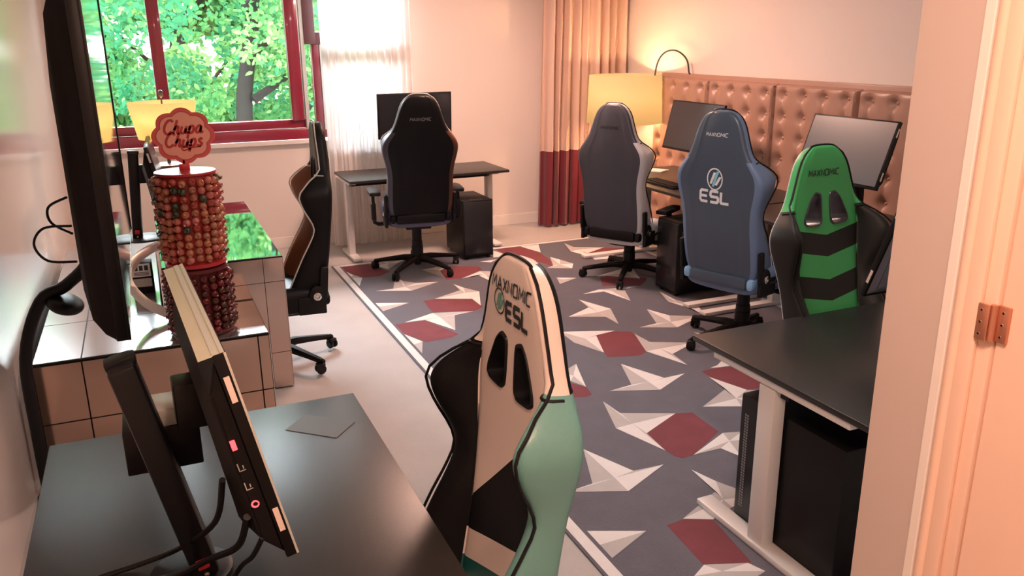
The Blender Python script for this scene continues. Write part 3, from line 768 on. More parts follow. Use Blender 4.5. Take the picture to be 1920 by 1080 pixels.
# ------------------------------------------------------------------ headboard
hb = empty('tufted_headboard', (XR-.012, 5.0, 0), 0, 'long brown leather headboard with button tufting on the right wall', 'headboard')
bm = BM(); box(bm, -.05, 0, -1.66, 1.57, .10, 1.485, .006); obj('backing_board', bm, M_tuft, hb)
btn = None
for k in range(4):
    y1 = 6.565-k*.802-5.0; y0 = y1-.795
    bm = BM(); nx, nz = 60, 84; g = []; z0, z1 = .12, 1.455
    cols = [(y0+.1+.2*i) for i in range(4)]; rows = [1.385-.158*j for j in range(8)]
    def depth(y, z):
        e = min(y-y0, y1-y, z-z0, z1-z); e = max(0, min(1, e/.03)); d = .07*math.sqrt(1-(1-e)**2)
        a = 0
        for c in cols:
            for r_ in rows:
                q = ((y-c)/.040)**2+((z-r_)/.036)**2
                if q < 9: a += math.exp(-q)
        v = 0
        for c in cols: v = max(v, math.exp(-((y-c)/.020)**2))
        d -= .036*min(1, a)*e+.010*v*e*(1 if z < rows[0] else math.exp(-((z-rows[0])/.02)**2))
        return d
    for j in range(nz+1):
        z = z0+(z1-z0)*j/nz; g.append([bm.verts.new((-.045-depth(y0+(y1-y0)*i/nx, z), y0+(y1-y0)*i/nx, z)) for i in range(nx+1)])
    for j in range(nz):
        for i in range(nx): bm.faces.new((g[j][i], g[j+1][i], g[j+1][i+1], g[j][i+1]))
    pn = obj('tufted_panel', bm, M_tuft, hb); pn.data.polygons.foreach_set('use_smooth', [True]*len(pn.data.polygons))
    for c in cols:
        for r_ in rows[:7]:
            if btn is None:
                b2 = BM(); lathe(b2, [(.001, .008), (.008, .0065), (.012, .002), (.012, -.003)], n=12, cap=False, M=Matrix.Rotation(-PI/2, 4, 'Y')); btn = obj('button', b2, M_tuft, pn); o = btn
            else: o = btn.copy(); C.objects.link(o); o.parent = pn
            o.location = (-.045-.029, c, r_)
# reading lamp on the headboard
bm = BM(); pts = [(4.335, 6.10, 1.487), (4.335, 6.115, 1.50), (4.335, 6.14, 1.58), (4.335, 6.20, 1.635), (4.335, 6.30, 1.672), (4.335, 6.40, 1.678), (4.335, 6.50, 1.655), (4.335, 6.58, 1.60), (4.335, 6.625, 1.52), (4.335, 6.64, 1.44), (4.335, 6.64, 1.37)]
rl = empty('reading_lamp', (4.335, 6.1, 1.486), 0, 'thin arched metal reading lamp rising from the headboard top', 'lamp')
def loc(ps, o): return [Vector(p)-Vector(o) for p in ps]
tube(bm, loc(smoothpath(pts, 5), (4.335, 6.1, 1.486)), .0075, 8); obj('arched_arm', bm, M_gun, rl)
bm = BM(); tube(bm, loc([(4.335, 6.66, 1.365), (4.27, 6.50, 1.35), (4.26, 6.46, 1.345)], (4.335, 6.1, 1.486)), [.008, .010, .014], 10); obj('lamp_head', bm, M_gun, rl)

# ------------------------------------------------------------------ big lamp
def shade_mat(name, col, e, strength):
    M = cloth(name, col, .75); nt = M.node_tree; o = [n for n in nt.nodes if n.type == 'OUTPUT_MATERIAL'][0]; mx = [n for n in nt.nodes if n.type == 'MIX_SHADER'][0]
    em = nt.nodes.new('ShaderNodeEmission'); em.inputs[0].default_value = (*e, 1); em.inputs[1].default_value = strength
    ad = nt.nodes.new('ShaderNodeAddShader'); nt.links.new(mx.outputs[0], ad.inputs[0]); nt.links.new(em.outputs[0], ad.inputs[1]); nt.links.new(ad.outputs[0], o.inputs[0])
    return M
M_sh1 = shade_mat('lampshade_yellow', (.52, .50, .40), (1.0, .56, .19), .30)
LX, LY = 4.02, 6.63
lp = empty('floor_lamp', (LX, LY, 0), 0, 'large lit lamp with a wide drum shade in the corner beside the headboard', 'lamp')
bm = BM()
for r_ in (.300,): 
    lathe(bm, [(.325, 1.47), (.345, 1.05)], n=48, cap=False)
o = obj('lamp_shade', bm, M_sh1, lp); sd = o.modifiers.new('t', 'SOLIDIFY'); sd.thickness = .004
bm = BM(); lathe(bm, [(.15, 0), (.15, .02), (.02, .03), (.012, .05), (.012, 1.30)], n=28); obj('pole', bm, M_gun, lp)
bm = BM(); lathe(bm, [(.001, 1.22), (.03, 1.23), (.036, 1.27), (.02, 1.31), (.001, 1.315)], n=16, cap=False); obj('bulb', bm, mat('bulb', (1, .9, .7), .5, emis=(1, .7, .4), es=12), lp)
lamp('POINT', 'floor_lamp_light', (LX, LY, 1.33), 26, (1, .50, .25), radius=.05)
lamp('POINT', 'floor_lamp_light_down', (LX, LY, 1.15), 16, (1, .52, .24), radius=.05)

# ------------------------------------------------------------------ low mirrored cabinet + console
CZ = .52
lc = empty('mirrored_cabinet', (-.07, 4.8, 0), 0, 'low mirrored cabinet with a dark edge in front of the taller console', 'cabinet')
def tiles(bm, origin, ux, uz, us, vs, gap=.006, th=.004, nrm=None, mi=0):
    O = Vector(origin); U = Vector(ux); V = Vector(uz); N = U.cross(V) if nrm is None else Vector(nrm)
    for a, b in zip(us, us[1:]):
        for c, d in zip(vs, vs[1:]):
            q = [O+U*(a+gap/2)+V*(c+gap/2), O+U*(b-gap/2)+V*(c+gap/2), O+U*(b-gap/2)+V*(d-gap/2), O+U*(a+gap/2)+V*(d-gap/2)]
            A = [bm.verts.new(p) for p in q]; B = [bm.verts.new(p+N*th) for p in q]
            bm.faces.new(B).material_index = mi; bm.faces.new(A[::-1])
            for k in range(4): bm.faces.new((A[k], A[(k+1) % 4], B[(k+1) % 4], B[k])).material_index = mi
bm = BM(); box(bm, -.48, .475, -1.076, -.54, .02, CZ-.004, 0); box(bm, -.48, .04, -.54, 1.1, .02, CZ-.004, 0); obj('cabinet_body', bm, M_blackm, lc)
bm = BM(); tiles(bm, (-.48, -1.076, 0), (1, 0, 0), (0, 0, 1), [0, .185, .905, .955], [.03, .245, .51], nrm=(0, -1, 0), th=.004); obj('front_panels', bm, M_mfront, lc)
bm = BM(); tiles(bm, (.475, -1.076, 0), (0, 1, 0), (0, 0, 1), [0, .27, .53], [.03, .245, .51], nrm=(1, 0, 0)); obj('side_panels', bm, M_mirror, lc)
bm = BM(); tiles(bm, (-.48, -1.076, CZ-.004), (1, 0, 0), (0, 1, 0), [0, .185, .955], [0.006, .536], nrm=(0, 0, 1)); tiles(bm, (-.48, -.54, CZ-.004), (1, 0, 0), (0, 1, 0), [0, .185, .52], [0, 1.64], nrm=(0, 0, 1)); obj('mirror_top', bm, mat('cloudy_mirror', (.60, .58, .58), .16, metal=.9), lc)
KZ = .735
kc = empty('mirrored_console', (.28, 5.1, 0), 0, 'tall mirrored console desk below the window with a glassy top', 'desk')
bm = BM(); box(bm, -.29, .29, -.82, .82, KZ-.03, KZ-.004); box(bm, -.29, .29, -.82, -.78, .01, KZ-.03); box(bm, -.29, .29, .78, .82, .01, KZ-.03); box(bm, -.29, -.26, -.78, .78, .01, KZ-.03); obj('console_body', bm, M_blackm, kc)
bm = BM(); tiles(bm, (-.29, -.82, KZ-.004), (1, 0, 0), (0, 1, 0), [0, .58], [0, 1.64], nrm=(0, 0, 1)); obj('mirror_top', bm, M_mirror, kc)
M_mside = mat('console_mirror', (.60, .47, .42), .10, metal=.85)
bm = BM(); tiles(bm, (-.29, -.82, 0), (1, 0, 0), (0, 0, 1), [0, .24, .48, .58], [.01, .21, .60, KZ-.008], nrm=(0, -1, 0), gap=.003); tiles(bm, (.29, -.82, 0), (0, 1, 0), (0, 0, 1), [0, .04], [.01, .21, .60, KZ-.008], nrm=(1, 0, 0), gap=.002); obj('side_panels', bm, M_mside, kc)

# ------------------------------------------------------------------ television on a wall arm
TX = -.113; tvy0, tvy1, tz0, tz1 = 2.50, 4.12, .975, 1.99
tv = empty('television', (TX, 3.25, 1.4), 0, 'big black wall television seen edge on at the left', 'television')
def T2(o, c=(TX, 3.25, 1.4)): return Matrix.Translation(-Vector(c))
bm = BM(); box(bm, TX-.035, TX-.002, tvy0, tvy1, tz0, tz1, .004, M=T2(0))
for q in ((tvy0, tvy0+.014, tz0, tz1), (tvy1-.02, tvy1, tz0, tz1), (tvy0, tvy1, tz1-.014, tz1)): box(bm, TX-.004, TX+.004, *q, .001, M=T2(0))
obj('bezel_frame', bm, M_black, tv)
bm = BM(); box(bm, TX-.003, TX, tvy0+.012, tvy1-.012, tz0+.012, tz1-.012, 0, M=T2(0)); obj('screen', bm, M_tv, tv)
bm = BM(); t = bmesh.new()
Ls = []
for (dx, ins, zi0, zi1) in ((-.033, .004, .004, .004), (-.06, .02, .02, .04), (-.090, .05, .06, .12), (-.105, .10, .14, .30)):
    Ls.append([t.verts.new(p) for p in ((TX+dx, tvy0+ins, tz0+zi0), (TX+dx, tvy1-ins, tz0+zi0), (TX+dx, tvy1-ins, tz1-zi1), (TX+dx, tvy0+ins, tz1-zi1))])
for A, B in zip(Ls, Ls[1:]):
    for k in range(4): t.faces.new((A[k], A[(k+1) % 4], B[(k+1) % 4], B[k]))
t.faces.new(Ls[-1]); bmesh.ops.recalc_face_normals(t, faces=t.faces); merge(bm, t, 0, T2(0)); obj('back_housing', bm, M_blackm, tv)
bm = BM(); box(bm, TX-.003, TX+.0005, tvy0+.01, tvy1, tz0, tz0+.012, 0, M=T2(0)); obj('lit_lower_edge', bm, M_metal, tv)  # light caught by the bottom bezel, put in as a pale metal strip
bm = BM()
tube(bm, [Vector(p)-Vector((TX, 3.25, 1.4)) for p in smoothpath([(TX-.09, 3.45, 1.20), (TX-.14, 3.5, 1.0), (-.36, 3.58, .88), (-.46, 3.60, .82), (-.545, 3.60, .60), (-.555, 3.60, .30), (-.555, 3.60, .02)], 5)], .024, 10)
box(bm, TX-.12, TX-.095, 3.3, 3.6, 1.06, 1.34, .004, M=T2(0)); lathe(bm, [(.14, 0), (.14, .01), (.02, .03)], cx=0, cy=0, n=20, M=Matrix.Translation(Vector((-.45, 3.55, 0))-Vector((TX, 3.25, 1.4)))); obj('floor_pole', bm, M_black, tv)
# black socket hub with its loop of cable, hanging between wall and television
bm = BM(); Mt = Matrix.Translation((-.375, 3.60, .80)) @ Matrix.Rotation(R(20), 4, 'Y')
t = bmesh.new(); bmesh.ops.create_uvsphere(t, u_segments=20, v_segments=12, radius=1); bmesh.ops.scale(t, vec=(.07, .11, .035), verts=t.verts); merge(bm, t, 0, Mt)
bmesh.ops.transform(bm, matrix=T2(0), verts=bm.verts); obj('pole_joint', bm, M_black, tv)
bm = BM(); tube(bm, smoothpath([(-.30, 3.5, 1.13), (-.40, 3.55, 1.12), (-.44, 3.55, 1.06), (-.40, 3.52, 1.00), (-.30, 3.5, .99)], 6), .005, 8)
tube(bm, smoothpath([(-.30, 3.5, 1.24), (-.37, 3.55, 1.20), (-.37, 3.55, 1.14), (-.30, 3.5, 1.10)], 6), .005, 8)
cb = obj('wall_cable', bm, M_black); tag(cb, 'black cables looping behind the television down the left wall', 'cable')

# curved silver foot standing on the cabinet
bm = BM(); P = []
cpts = smoothpath([(-.015, 4.24, .86), (-.075, 4.22, .84), (-.135, 4.20, .80), (-.168, 4.18, .735), (-.155, 4.16, .67), (-.096, 4.13, .60), (.003, 4.08, .545)], 5)
for k, p in enumerate(cpts):
    P.append([bm.verts.new(p+Vector(q)) for q in ((-.0, 0, .018), (.028, 0, .018), (.028, 0, -.018), (0, 0, -.018))])
for A, B in zip(P, P[1:]):
    for k in range(4):
        bm.faces.new((A[k], A[(k+1) % 4], B[(k+1) % 4], B[k])).material_index = 0 if k == 0 else 1
bm.faces.new(P[0]); bm.faces.new(P[-1][::-1])
o = obj('curved_stand', bm, [mat('bright_steel', (.8, .8, .77), .3, metal=.6), mat('bright_steel', (.8, .8, .77), .3)]); tag(o, 'curved silver topped stand arc on the mirrored furniture behind the candy display', 'stand')

# snack boxes on the low cabinet
M_paper = mat('label_paper', (.75, .73, .70), .6); M_ink = mat('label_ink', (.03, .03, .03), .6)
def snack(x, y, label):
    root = empty('snack_box', (x, y, CZ), R(-4), label, 'box')
    bm = BM(); box(bm, -.05, .05, -.04, .04, 0, .17, .002); obj('carton', bm, M_blackm, root)
    bm = BM(); box(bm, -.045, .045, -.0415, -.040, .095, .165); lb = obj('paper_label', bm, M_paper, root)
    bm = BM()
    for k in range(3): box(bm, -.034+k*.025, -.016+k*.025, -.0422, -.0415, .128, .155)
    for k in range(3): box(bm, -.036, .036, -.0422, -.0415, .102+k*.007, .105+k*.007)
    obj('print_marks', bm, M_ink, lb)
    bm = BM(); box(bm, -.045, .045, -.0415, -.040, .04, .085); obj('silver_label', bm, mat('label_silver', (.4, .4, .38), .4, metal=.5, noise=(120, .5)), root)
    return root
snack(-.105, 4.66, 'small black carton with a pale printed label behind the candy display')
# amber block put in for the lampshade's reflection at the console
bm = BM(); box(bm, -.03, .03, -.03, .03, 0, .05, .004)
o = obj('reflection_block', bm, mat('amber_reflection', (.75, .45, .15), .5)); o.location = (.08, 4.42, KZ); tag(o, 'small amber block for the lampshade reflection at the front of the mirrored console', 'box')

# ------------------------------------------------------------------ table lamp near the window
tl = empty('table_lamp', (.115, 5.5, KZ), 0, 'lit lamp with a tapered yellow shade on the console in front of the window', 'lamp')
bm = BM(); lathe(bm, [(.195, .715), (.155, .50)], n=40, cap=False); o = obj('lamp_shade', bm, shade_mat('lampshade_lit', (.57, .53, .36), (1.0, .60, .18), .35), tl); sd = o.modifiers.new('t', 'SOLIDIFY'); sd.thickness = .004
bm = BM(); lathe(bm, [(.006, .03), (.012, .3), (.008, .62), (.004, .74), (.012, .75), (.012, .78), (.001, .785)], n=14); lathe(bm, [(.001, .0), (.1, .0), (.1, .012), (.02, .03)], n=24); obj('stem', bm, M_gun, tl)
bm = BM(); lathe(bm, [(.02, .30), (.10, .305), (.105, .325), (.10, .345), (.001, .35)], n=28); obj('round_collar', bm, mat('walnut', (.10, .04, .02), .35), tl)
bm = BM()
for k in range(3):
    a = k*2*PI/3+1.2; tube(bm, [(.03*math.cos(a), .03*math.sin(a), .31), (.085*math.cos(a), .085*math.sin(a), .01)], [.022, .008], 8)
obj('legs', bm, M_black, tl)
lamp('POINT', 'table_lamp_light', (.115, 5.5, KZ+.62), 9, (1, .58, .26), radius=.04)

# ------------------------------------------------------------------ candy display
DX, DY = .140, 3.90
cdp = empty('lollipop_display', (DX, DY, CZ), 0, 'red tower display of lollipops with a flower shaped sign', 'display')
bm = BM(); lathe(bm, [(.11, 0), (.135, .004), (.135, .02), (.118, .03), (.118, .29), (.134, .295), (.134, .31), (.09, .315)], n=40); obj('lower_drum', bm, mat('dark_red_drum', (.10, .01, .012), .4), cdp)
bm = BM(); lathe(bm, [(.09, .31), (.12, .315), (.132, .32), (.132, .335), (.112, .345), (.112, .72), (.128, .725), (.128, .735), (.001, .74)], n=40); obj('upper_drum', bm, mat('red_drum', (.42, .03, .03), .35), cdp)
bm = BM(); box(bm, -.022, .022, -.012, .012, .735, .765, .004); box(bm, -.006, .006, -.004, .004, .76, .80, .002); obj('sign_post', bm, M_red_pl, cdp)
# flower sign
sg_c = Vector((.012, -.0, .885)); YS = R(6)
def flower(r, lobes=8, n=96, amp=.13): return [(r*(1+amp*abs(math.sin(lobes*a/2+PI/2)) - amp*.4)*math.cos(a)*1.08, r*(1+amp*abs(math.sin(lobes*a/2+PI/2))-amp*.4)*math.sin(a)) for a in [2*PI*k/n for k in range(n)]]
MS = Matrix.Translation(sg_c) @ Matrix.Rotation(PI/2, 4, 'X')
bm = BM(); prism(bm, flower(.112), -.004, .004, M=MS, mi=0); so = obj('sign', bm, mat('sign_coral', (.70, .10, .09), .4), cdp, False)
bm = BM(); prism(bm, flower(.094), .004, .005, M=MS, mi=0); obj('sign_face', bm, mat('sign_peach', (.86, .36, .26), .45), so, False)
bm = BM(); prism(bm, flower(.098), .003, .0045, M=MS, mi=0); obj('sign_outline', bm, mat('sign_dark', (.50, .07, .06), .45), so, False)
SCR = {'C': (.62, [[(.55, .85), (.45, 1), (.2, .95), (.02, .6), (.02, .25), (.18, 0), (.4, .02), (.55, .18)]]),
 'h': (.5, [[(.02, 0), (.12, .5), (.2, 1.0)], [(.07, .25), (.2, .5), (.34, .5), (.34, .25), (.32, .05), (.42, .0), (.5, .12)]]),
 'u': (.5, [[(.08, .52), (.04, .2), (.1, .0), (.25, .02), (.36, .25), (.42, .52)], [(.38, .35), (.36, .08), (.44, 0), (.52, .12)]]),
 'p': (.5, [[(.1, .52), (.02, -.42)], [(.06, .2), (.18, .5), (.34, .5), (.4, .3), (.34, .05), (.18, 0), (.06, .1)]]),
 'a': (.5, [[(.4, .42), (.26, .53), (.08, .38), (.04, .12), (.16, 0), (.3, .1), (.42, .5)], [(.4, .4), (.38, .08), (.46, 0), (.54, .12)]]),
 's': (.4, [[(.36, .46), (.22, .54), (.12, .42), (.2, .28), (.34, .16), (.26, 0), (.1, 0), (.0, .1)]])}
def script(bm, text, h, cx, cy, wd):
    W = sum(SCR[c][0] for c in text); x = -W/2
    for c in text:
        for s in SCR[c][1]:
            pts = smoothpath([Vector(((x+px+.22*(py-.3))*h+cx, py*h+cy, 0)) for px, py in s], 4)
            stroke2d(bm, [(p.x, p.y) for p in pts], wd)
        x += SCR[c][0]+.04
bm = BM(); script(bm, 'Chupa', .056, -.002, .012, .0105); script(bm, 'Chups', .056, -.004, -.044, .0105)
pts = smoothpath([(.066, -.048, 0), (.03, -.052, 0), (-.005, -.062, 0), (-.012, -.050, 0), (.01, -.050, 0), (.022, -.062, 0)], 5); stroke2d(bm, [(p.x, p.y) for p in pts], .006)
bmesh.ops.transform(bm, matrix=MS @ Matrix.Translation((0, 0, .0056)), verts=bm.verts); obj('sign_lettering', bm, mat('sign_script', (.50, .035, .03), .45), so, False)
# lollipops, each one a thing
LM = [mat('wrap_red', (.36, .06, .04), .25), mat('wrap_orange', (.48, .17, .09), .25), mat('wrap_pink', (.52, .15, .12), .25), mat('wrap_olive', (.05, .06, .03), .3), mat('wrap_brown', (.38, .14, .08), .25)]
LD = [mat('wrap_shaded_red', (.10, .012, .012), .25), mat('wrap_shaded_brown', (.07, .02, .012), .25), mat('wrap_shaded_cherry', (.16, .02, .02), .25)]  # shade on the lower tier is put into these darker wrapper colours
proto = {}
def lolly(m_, label, grp, x, y, z, a):
    if m_.name not in proto:
        bm = BM(); t = bmesh.new(); bmesh.ops.create_uvsphere(t, u_segments=12, v_segments=8, radius=.0168); merge(bm, t)
        for k in range(6):
            q = k*PI/3; v0 = bm.verts.new((.015, 0, 0)); v1 = bm.verts.new((.022, .009*math.cos(q), .009*math.sin(q))); v2 = bm.verts.new((.022, .009*math.cos(q+.9), .009*math.sin(q+.9))); bm.faces.new((v0, v1, v2))
        o = obj('lollipop', bm, m_); proto[m_.name] = o
        b2 = BM(); tube(b2, [(-.014, 0, 0), (-.026, 0, 0)], .0022, 6); me_st = None
    else: o = proto[m_.name].copy(); C.objects.link(o)
    o.location = (x, y, z); o.rotation_euler = (random.uniform(-.5, .5), random.uniform(-.5, .5), a+random.uniform(-.3, .3))
    tag(o, label, 'lollipop', grp)
rr = random.Random(3)
aim = math.atan2(-DY, -DX)
for tier, (z0, nz, rad, ms, lb, gp) in enumerate(((CZ+.360, 11, .128, LM, 'round wrapped lollipop stuck in the upper red tier of the display', 'lollipops on the upper tier'), (CZ+.030, 8, .134, LD, 'lollipop in a shade-darkened wrapper stuck in the lower tier of the display', 'lollipops on the lower tier'))):
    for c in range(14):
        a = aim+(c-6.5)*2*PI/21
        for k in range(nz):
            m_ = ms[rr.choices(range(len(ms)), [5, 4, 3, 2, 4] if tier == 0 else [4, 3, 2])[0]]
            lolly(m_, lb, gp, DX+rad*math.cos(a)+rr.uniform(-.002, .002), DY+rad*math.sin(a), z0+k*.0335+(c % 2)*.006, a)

# ------------------------------------------------------------------ desks, computers
desk(1.46, 2.86, 6.60, 7.20, .70, 'black topped desk with white legs standing against the back wall', 'Y', [(1.505, 6.90), (2.78, 6.90)])
pc(2.325, 2.59, 6.34, 6.78, .50, 'black computer tower under the desk at the back wall')
desk(3.46, 4.27, 4.41, 6.16, .70, 'black topped desk below the first headboard panels next to the big lamp', 'X', [(3.86, 4.50), (3.86, 5.98)], ext=.28)
desk(3.46, 4.27, 2.96, 4.38, .70, 'black topped desk behind the blue and green chairs at the headboard', 'X', [(3.86, 3.12), (3.86, 4.31)], ext=.28)
pc(3.33, 3.75, 4.72, 4.98, .54, 'black computer tower on the floor between the grey chair and the blue chair', '-X')
desk(1.83, 3.23, 1.56, 2.47, .70, 'near right desk with a black top and white leg', 'Y', [(1.870, 2.055), (3.16, 2.055)])
pc(1.905, 2.12, 1.74, 2.25, .525, 'black computer tower under the near right desk', '+Y', vent=1)
desk(-.36, .515, 1.02, 2.485, .70, 'near left desk with a black top carrying the big tilted monitor', 'X', [(.08, 1.2), (.08, 2.3)], z0=0)

# monitors
monitor((2.147, 6.98), 180, 1.165, .66, .38, -3, 'black monitor behind the black chair at the back wall')
monitor((3.86, 5.37), 270, 1.125, .66, .385, 14, 'dark monitor on the desk in front of the first headboard panel')
monitor((3.80, 3.76), 268, 1.14, .64, .40, 20, 'greyish lit monitor tilted back above the green chair', screen=M_screen_lit)
monitor((2.505, 1.985), 0, 1.12, .58, .40, 20, 'tilted monitor on the near right desk partly hidden by the wall end', screen=M_screen_lit, back=mat('blue_black', (.10, .115, .16), .4))
monitor((.05, 5.0), 92, 1.10, .58, .36, 12, 'black monitor on the mirrored console half hidden by the candy display', deskz=KZ)
nm = monitor((.104, 1.70), 87, 1.095, .64, .425, 12, 'big near monitor on the left desk seen from its side with a red port', coltilt=12, detail=1, edge=M_blackm, sidem=M_blackm)
bm = BM(); 
T = Matrix.Translation((0, 0, 1.095-.70)) @ Matrix.Rotation(R(12), 4, 'X')
box(bm, -.318, .318, -.0215, -.012, .2125, .2145, M=T); box(bm, -.318, .318, -.008, -.001, .2125, .2145, M=T); box(bm, .3195, .3215, -.003, .001, -.21, .212, M=T); obj('silver_top_trim', bm, M_sil, nm)
bm = BM(); box(bm, -.318, .318, -.045, -.001, .2105, .2128, M=T); obj('lit_top_edge', bm, mat('lit_top_khaki', (.50, .50, .38), .4), nm)  # window light along the top edge, painted as a pale plate
# window light on the mount arm's top faces, put in as pale slabs
Mi = Matrix.Rotation(R(87), 4, 'Z') @ Matrix.Translation((-.104, -1.70, -.70))
bm = BM(); box(bm, -.123, -.079, 1.915, 2.04, 1.0, 1.04, .003, M=Mi); obj('arm_lit_top', bm, M_sil, nm)
bm = BM(); box(bm, -.068, -.012, 1.80, 1.90, 1.0, 1.04, .003, M=Mi); obj('arm_lit_top', bm, M_sil, nm)
bm = BM(); box(bm, -.125, -.077, 1.91, 2.04, .90, 1.0, .003, M=Mi); box(bm, -.125, .03, 1.795, 1.91, .90, 1.0, .004, M=Mi); obj('arm_block', bm, M_black, nm)
# cables of the near monitor
bm = BM(); tube(bm, smoothpath([(.05, 1.425, 1.045), (.03, 1.5, .92), (-.041, 1.70, .76), (-.129, 1.75, .712), (-.214, 1.74, .707), (-.30, 1.70, .707)], 7), .006, 8)
tube(bm, smoothpath([(.083, 1.40, .975), (.065, 1.48, .87), (.015, 1.60, .78), (-.06, 1.66, .722), (-.161, 1.68, .708), (-.27, 1.60, .707)], 7), .007, 8)
tube(bm, smoothpath([(.105, 1.395, .93), (.088, 1.45, .86), (.07, 1.52, .80), (.05, 1.54, .76)], 6), .005, 8)
o = obj('monitor_cable', bm, M_black); tag(o, 'black cables drooping from the near monitor onto the left desk', 'cable')
# mouse
bm = BM(); t = bmesh.new(); bmesh.ops.create_uvsphere(t, u_segments=18, v_segments=12, radius=1); bmesh.ops.scale(t, vec=(.032, .055, .02), verts=t.verts)
for v in t.verts: v.co.z = max(v.co.z, -.006)
merge(bm, t, 0, Matrix.Translation((0, 0, .006)))
bm2 = bm; o = obj('computer_mouse', bm2, mat('mouse_grey', (.40, .33, .30), .35)); o.location = (.0, 1.372, .70); tag(o, 'pale computer mouse at the bottom edge of the left desk', 'mouse')
# tape
bm = BM(); box(bm, -.055, .055, -.085, .085, 0, .0012); o = obj('tape_strip', bm, mat('grey_tape', (.10, .10, .095), .5)); o.location = (.37, 2.285, .70); o.rotation_euler = (0, 0, R(48)); tag(o, 'dark grey tape strip stuck on the near left desk', 'tape')
# keyboard and paper on desk by the lamp
kb = empty('keyboard', (3.62, 5.35, .70), 0, 'thin black keyboard on the desk beside the big lamp', 'keyboard')
bm = BM(); box(bm, -.065, .065, -.21, .21, 0, .018, .004); obj('key_tray', bm, M_black, kb)
bm = BM()
for i in range(5):
    for j in range(15): box(bm, -.056+i*.023, -.037+i*.023, -.20+j*.0268, -.178+j*.0268, .018, .025, .002, seg=1)
obj('keys', bm, M_blackm, kb)
bm = BM(); box(bm, -.07, .07, -.1, .1, 0, .006); o = obj('booklet', bm, mat('booklet_white', (.7, .68, .65), .5)); o.location = (3.95, 6.0, .70); o.rotation_euler = (0, 0, .5); tag(o, 'white booklet lying at the lamp end of the far desk', 'booklet')

# ------------------------------------------------------------------ chairs
white_l = mat('white_leather', (.80, .70, .64), .35, bump=(220, .06)); teal_l = mat('teal_leather', (.15, .37, .34), .36, bump=(220, .06))
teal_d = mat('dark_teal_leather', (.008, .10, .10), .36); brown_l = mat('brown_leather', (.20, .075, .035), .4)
green_l = mat('green_leather', (.045, .34, .10), .42, bump=(220, .06)); blue_l = mat('blue_leather', (.13, .20, .34), .4, bump=(220, .06)); pblue = mat('pale_blue_leather', (.25, .45, .72), .4)
silver_l = mat('light_grey_leather', (.55, .56, .60), .36); lgrey = mat('ash_leather', (.055, .058, .078), .38, bump=(220, .06))
ink = mat('logo_black', (.01, .01, .012), .4); inkg = mat('logo_grey', (.22, .22, .22), .35); inkw = mat('logo_white', (.80, .82, .85), .4); inkb = mat('logo_blue', (.25, .60, .80), .4); inkt = mat('logo_teal', (.10, .35, .28), .4)

# near chair: white centre, black far wing, teal near wing
def rule1(x, s, mi, y):
    if mi == 0 and y > 0:
        # panels of the lower back
        d1 = s-(.43-1.0*x)          # black wedge edge, rising towards the near side (x negative)
        d2 = s-(.235-.30*x)
        d3 = s-(.155-.30*x)
        if d3 < 0: return 5
        if d2 < 0: return 0
        if d1 < 0: return 4
    return None
ch1 = chair((.42, 1.682), 268, dict(center=white_l, wing=teal_l, wingR=M_leath, back=M_leath, backwing=teal_l, backwingR=teal_d, extra=[M_leath, teal_d], piping=M_black,
      cuts=[(0, .43, 1.0, 1), (0, .235, .30, 1), (0, .155, .30, 1)], rule=rule1, arms=False,
      text=[('MAXNOMIC', 1, .030, .0, .888, .0052, .76, ink), ('ESL', 1, .042, .030, .828, .0115, .74, ink)], emblem=[(1, -.064, .842, .031, [ink, inkt, inkt])]),
      'near white gaming chair with black and teal wings at the left desk', base_rot=10, lift=-.11, recline=7)
# side view chair at the console
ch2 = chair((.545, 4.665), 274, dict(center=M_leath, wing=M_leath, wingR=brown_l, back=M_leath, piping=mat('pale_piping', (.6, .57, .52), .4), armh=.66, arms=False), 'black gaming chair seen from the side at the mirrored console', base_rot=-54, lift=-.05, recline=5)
# black chair, back view; lavender light on its left wing is in the leather colour
ch3 = chair((1.89, 6.24), 9, dict(center=M_leath, wing=mat('lavender_lit_leather', (.10, .10, .17), .4), wingR=brown_l, back=M_leath, backwing=mat('lavender_lit_rear', (.05, .05, .075), .4), backwingR=mat('dusk_brown', (.09, .035, .02), .4), holes=False,
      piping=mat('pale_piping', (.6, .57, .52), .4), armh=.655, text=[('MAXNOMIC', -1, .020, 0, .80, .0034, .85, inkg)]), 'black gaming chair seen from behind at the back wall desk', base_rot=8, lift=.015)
# grey chair by the lamp
ch4 = chair((3.31, 5.33), 60, dict(center=silver_l, wing=silver_l, back=lgrey, backwing=lgrey, holes=False, backwingR=silver_l, armh=.655, text=[('MAXNOMIC', -1, .020, 0, .80, .0036, .85, ink)], rollend=M_leath), 'dark grey gaming chair with a pale grey wing next to the big lamp', base_rot=12, lift=-.075, recline=4)
# blue chair
ch5 = chair((3.17, 3.80), 72, dict(center=blue_l, wing=blue_l, back=M_grey_l, backwing=blue_l, holes=False, roll=M_grey_l, rollend=pblue, seatside=blue_l, armh=.655,
      text=[('MAXNOMIC', -1, .018, 0, .84, .0030, .85, inkw), ('ESL', -1, .062, 0, .50, .0155, .80, inkw)], emblem=[(-1, 0, .60, .058, [inkw, inkw, inkb])]), 'blue and slate gaming chair with a white emblem on its back', base_rot=35, lift=-.005, recline=6)
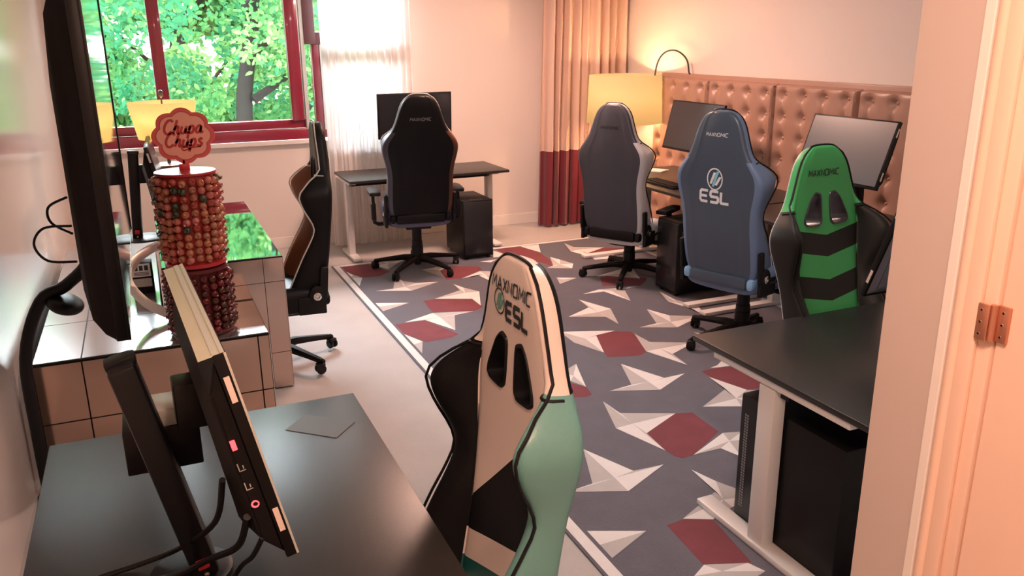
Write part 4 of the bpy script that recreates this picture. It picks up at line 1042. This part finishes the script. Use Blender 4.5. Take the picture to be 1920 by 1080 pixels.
# green chair
def rule6(x, s, mi, y):
    if mi == 0 and y > 0 and s < .64:
        v = (s-abs(x)*.20)
        for lo, hi in ((.493, .585), (.303, .395), (.11, .20)):
            if lo < v < hi: return 4
    return None
cuts6 = []
for v in (.493, .585, .303, .395, .11, .20):
    cuts6 += [(0, v, .20, 1), (0, v, -.20, 1)]
ch6 = chair((2.615, 2.25), 177, dict(center=green_l, wing=mat('charcoal_leather', (.014, .014, .013), .42, spec=.3), back=silver_l, backwing=silver_l, extra=[mat('charcoal_leather', (.03, .03, .028), .4)], arms=False, trim=M_gun,
      cuts=[(0, 0, 1, 0)]+cuts6, rule=rule6, text=[('MAXNOMIC', 1, .024, -.01, .848, .0046, .80, ink)]), 'green gaming chair with black chevrons at the near right desk', base_rot=20, lift=-.05)

# ------------------------------------------------------------------ trees outside
def leaf_mesh(bm, c, s, rnd, mi):
    u = Vector((rnd.gauss(0, 1), rnd.gauss(0, .6), rnd.gauss(-.5, .7))).normalized(); n = Vector((rnd.gauss(0, .5), -1, rnd.gauss(.5, .5))); n = (n-u*n.dot(u)).normalized(); v = n.cross(u)
    P = [(0, 0, 0), (.3, .24, .04), (.65, .2, .03), (1, 0, -.05), (.65, -.2, .03), (.3, -.24, .04)]
    vs = [bm.verts.new(c+u*(p[0]*s)+v*(p[1]*s)+n*(p[2]*s)) for p in P]; bm.faces.new((vs[0], vs[1], vs[2], vs[3])).material_index = mi; bm.faces.new((vs[0], vs[3], vs[4], vs[5])).material_index = mi
def tree(x, y, label, seed, crown, nclump=70, trunk=.16, ls=.10):
    rnd = random.Random(seed); root = empty('tree', (x, y, -4), 0, label, 'tree')
    bm = BM(); tube(bm, smoothpath([(0, 0, 0), (.1, 0, 2.5), (-.15, .1, 4.6), (.15, .1, 6.5), (.05, 0, 8.5)], 4), [trunk*(1-k/24) for k in range(17)], 10)
    for k in range(7):
        z = 3.8+k*.6; a = rnd.uniform(0, 6.3); d = Vector((math.cos(a), .5*math.sin(a), .6)); p = Vector((0, 0, z)); tube(bm, smoothpath([p, p+d*.7, p+d*1.5+Vector((0, 0, .2))], 4), [.07*(1-j/12) for j in range(9)], 6)
    obj('trunk', bm, M_bark, root)
    bm = BM()
    for c in range(nclump):
        p = Vector((rnd.uniform(-crown, crown), rnd.uniform(-.9, 1.2), rnd.uniform(2.0, 9.0))); rr_ = rnd.uniform(.35, .75); mi = rnd.choice((0, 0, 1, 1, 2))
        for k in range(260):
            d = Vector((rnd.gauss(0, 1), rnd.gauss(0, 1), rnd.gauss(0, .7))).normalized()*rr_*rnd.uniform(.5, 1)
            leaf_mesh(bm, p+d, ls*rnd.uniform(.7, 1.3), rnd, mi if rnd.random() < .8 else rnd.choice((0, 1, 2)))
    obj('foliage', bm, [M_leaf, M_leaf2, M_leaf3], root, False); root['group'] = 'trees outside the window'
tree(-1.7, 15.6, 'bright green tree outside behind the left window pane', 1, 2.0)
tree(1.45, 12.3, 'leafy tree with a dark trunk outside the middle of the window', 2, 2.0, 70, .18)
tree(6.6, 12.8, 'green tree outside behind the sheer curtain', 3, 1.6)
tree(.8, 19.5, 'deeper green tree further behind the other trees', 4, 4.4, 230, .2, .2)
bm = BM(); box(bm, -30, 30, 8.2, 60, -4.2, -4.0); struct('ground', bm, mat('grass_ground', (.08, .16, .05), .95, noise=(2, .3)), 'grass ground below the window')
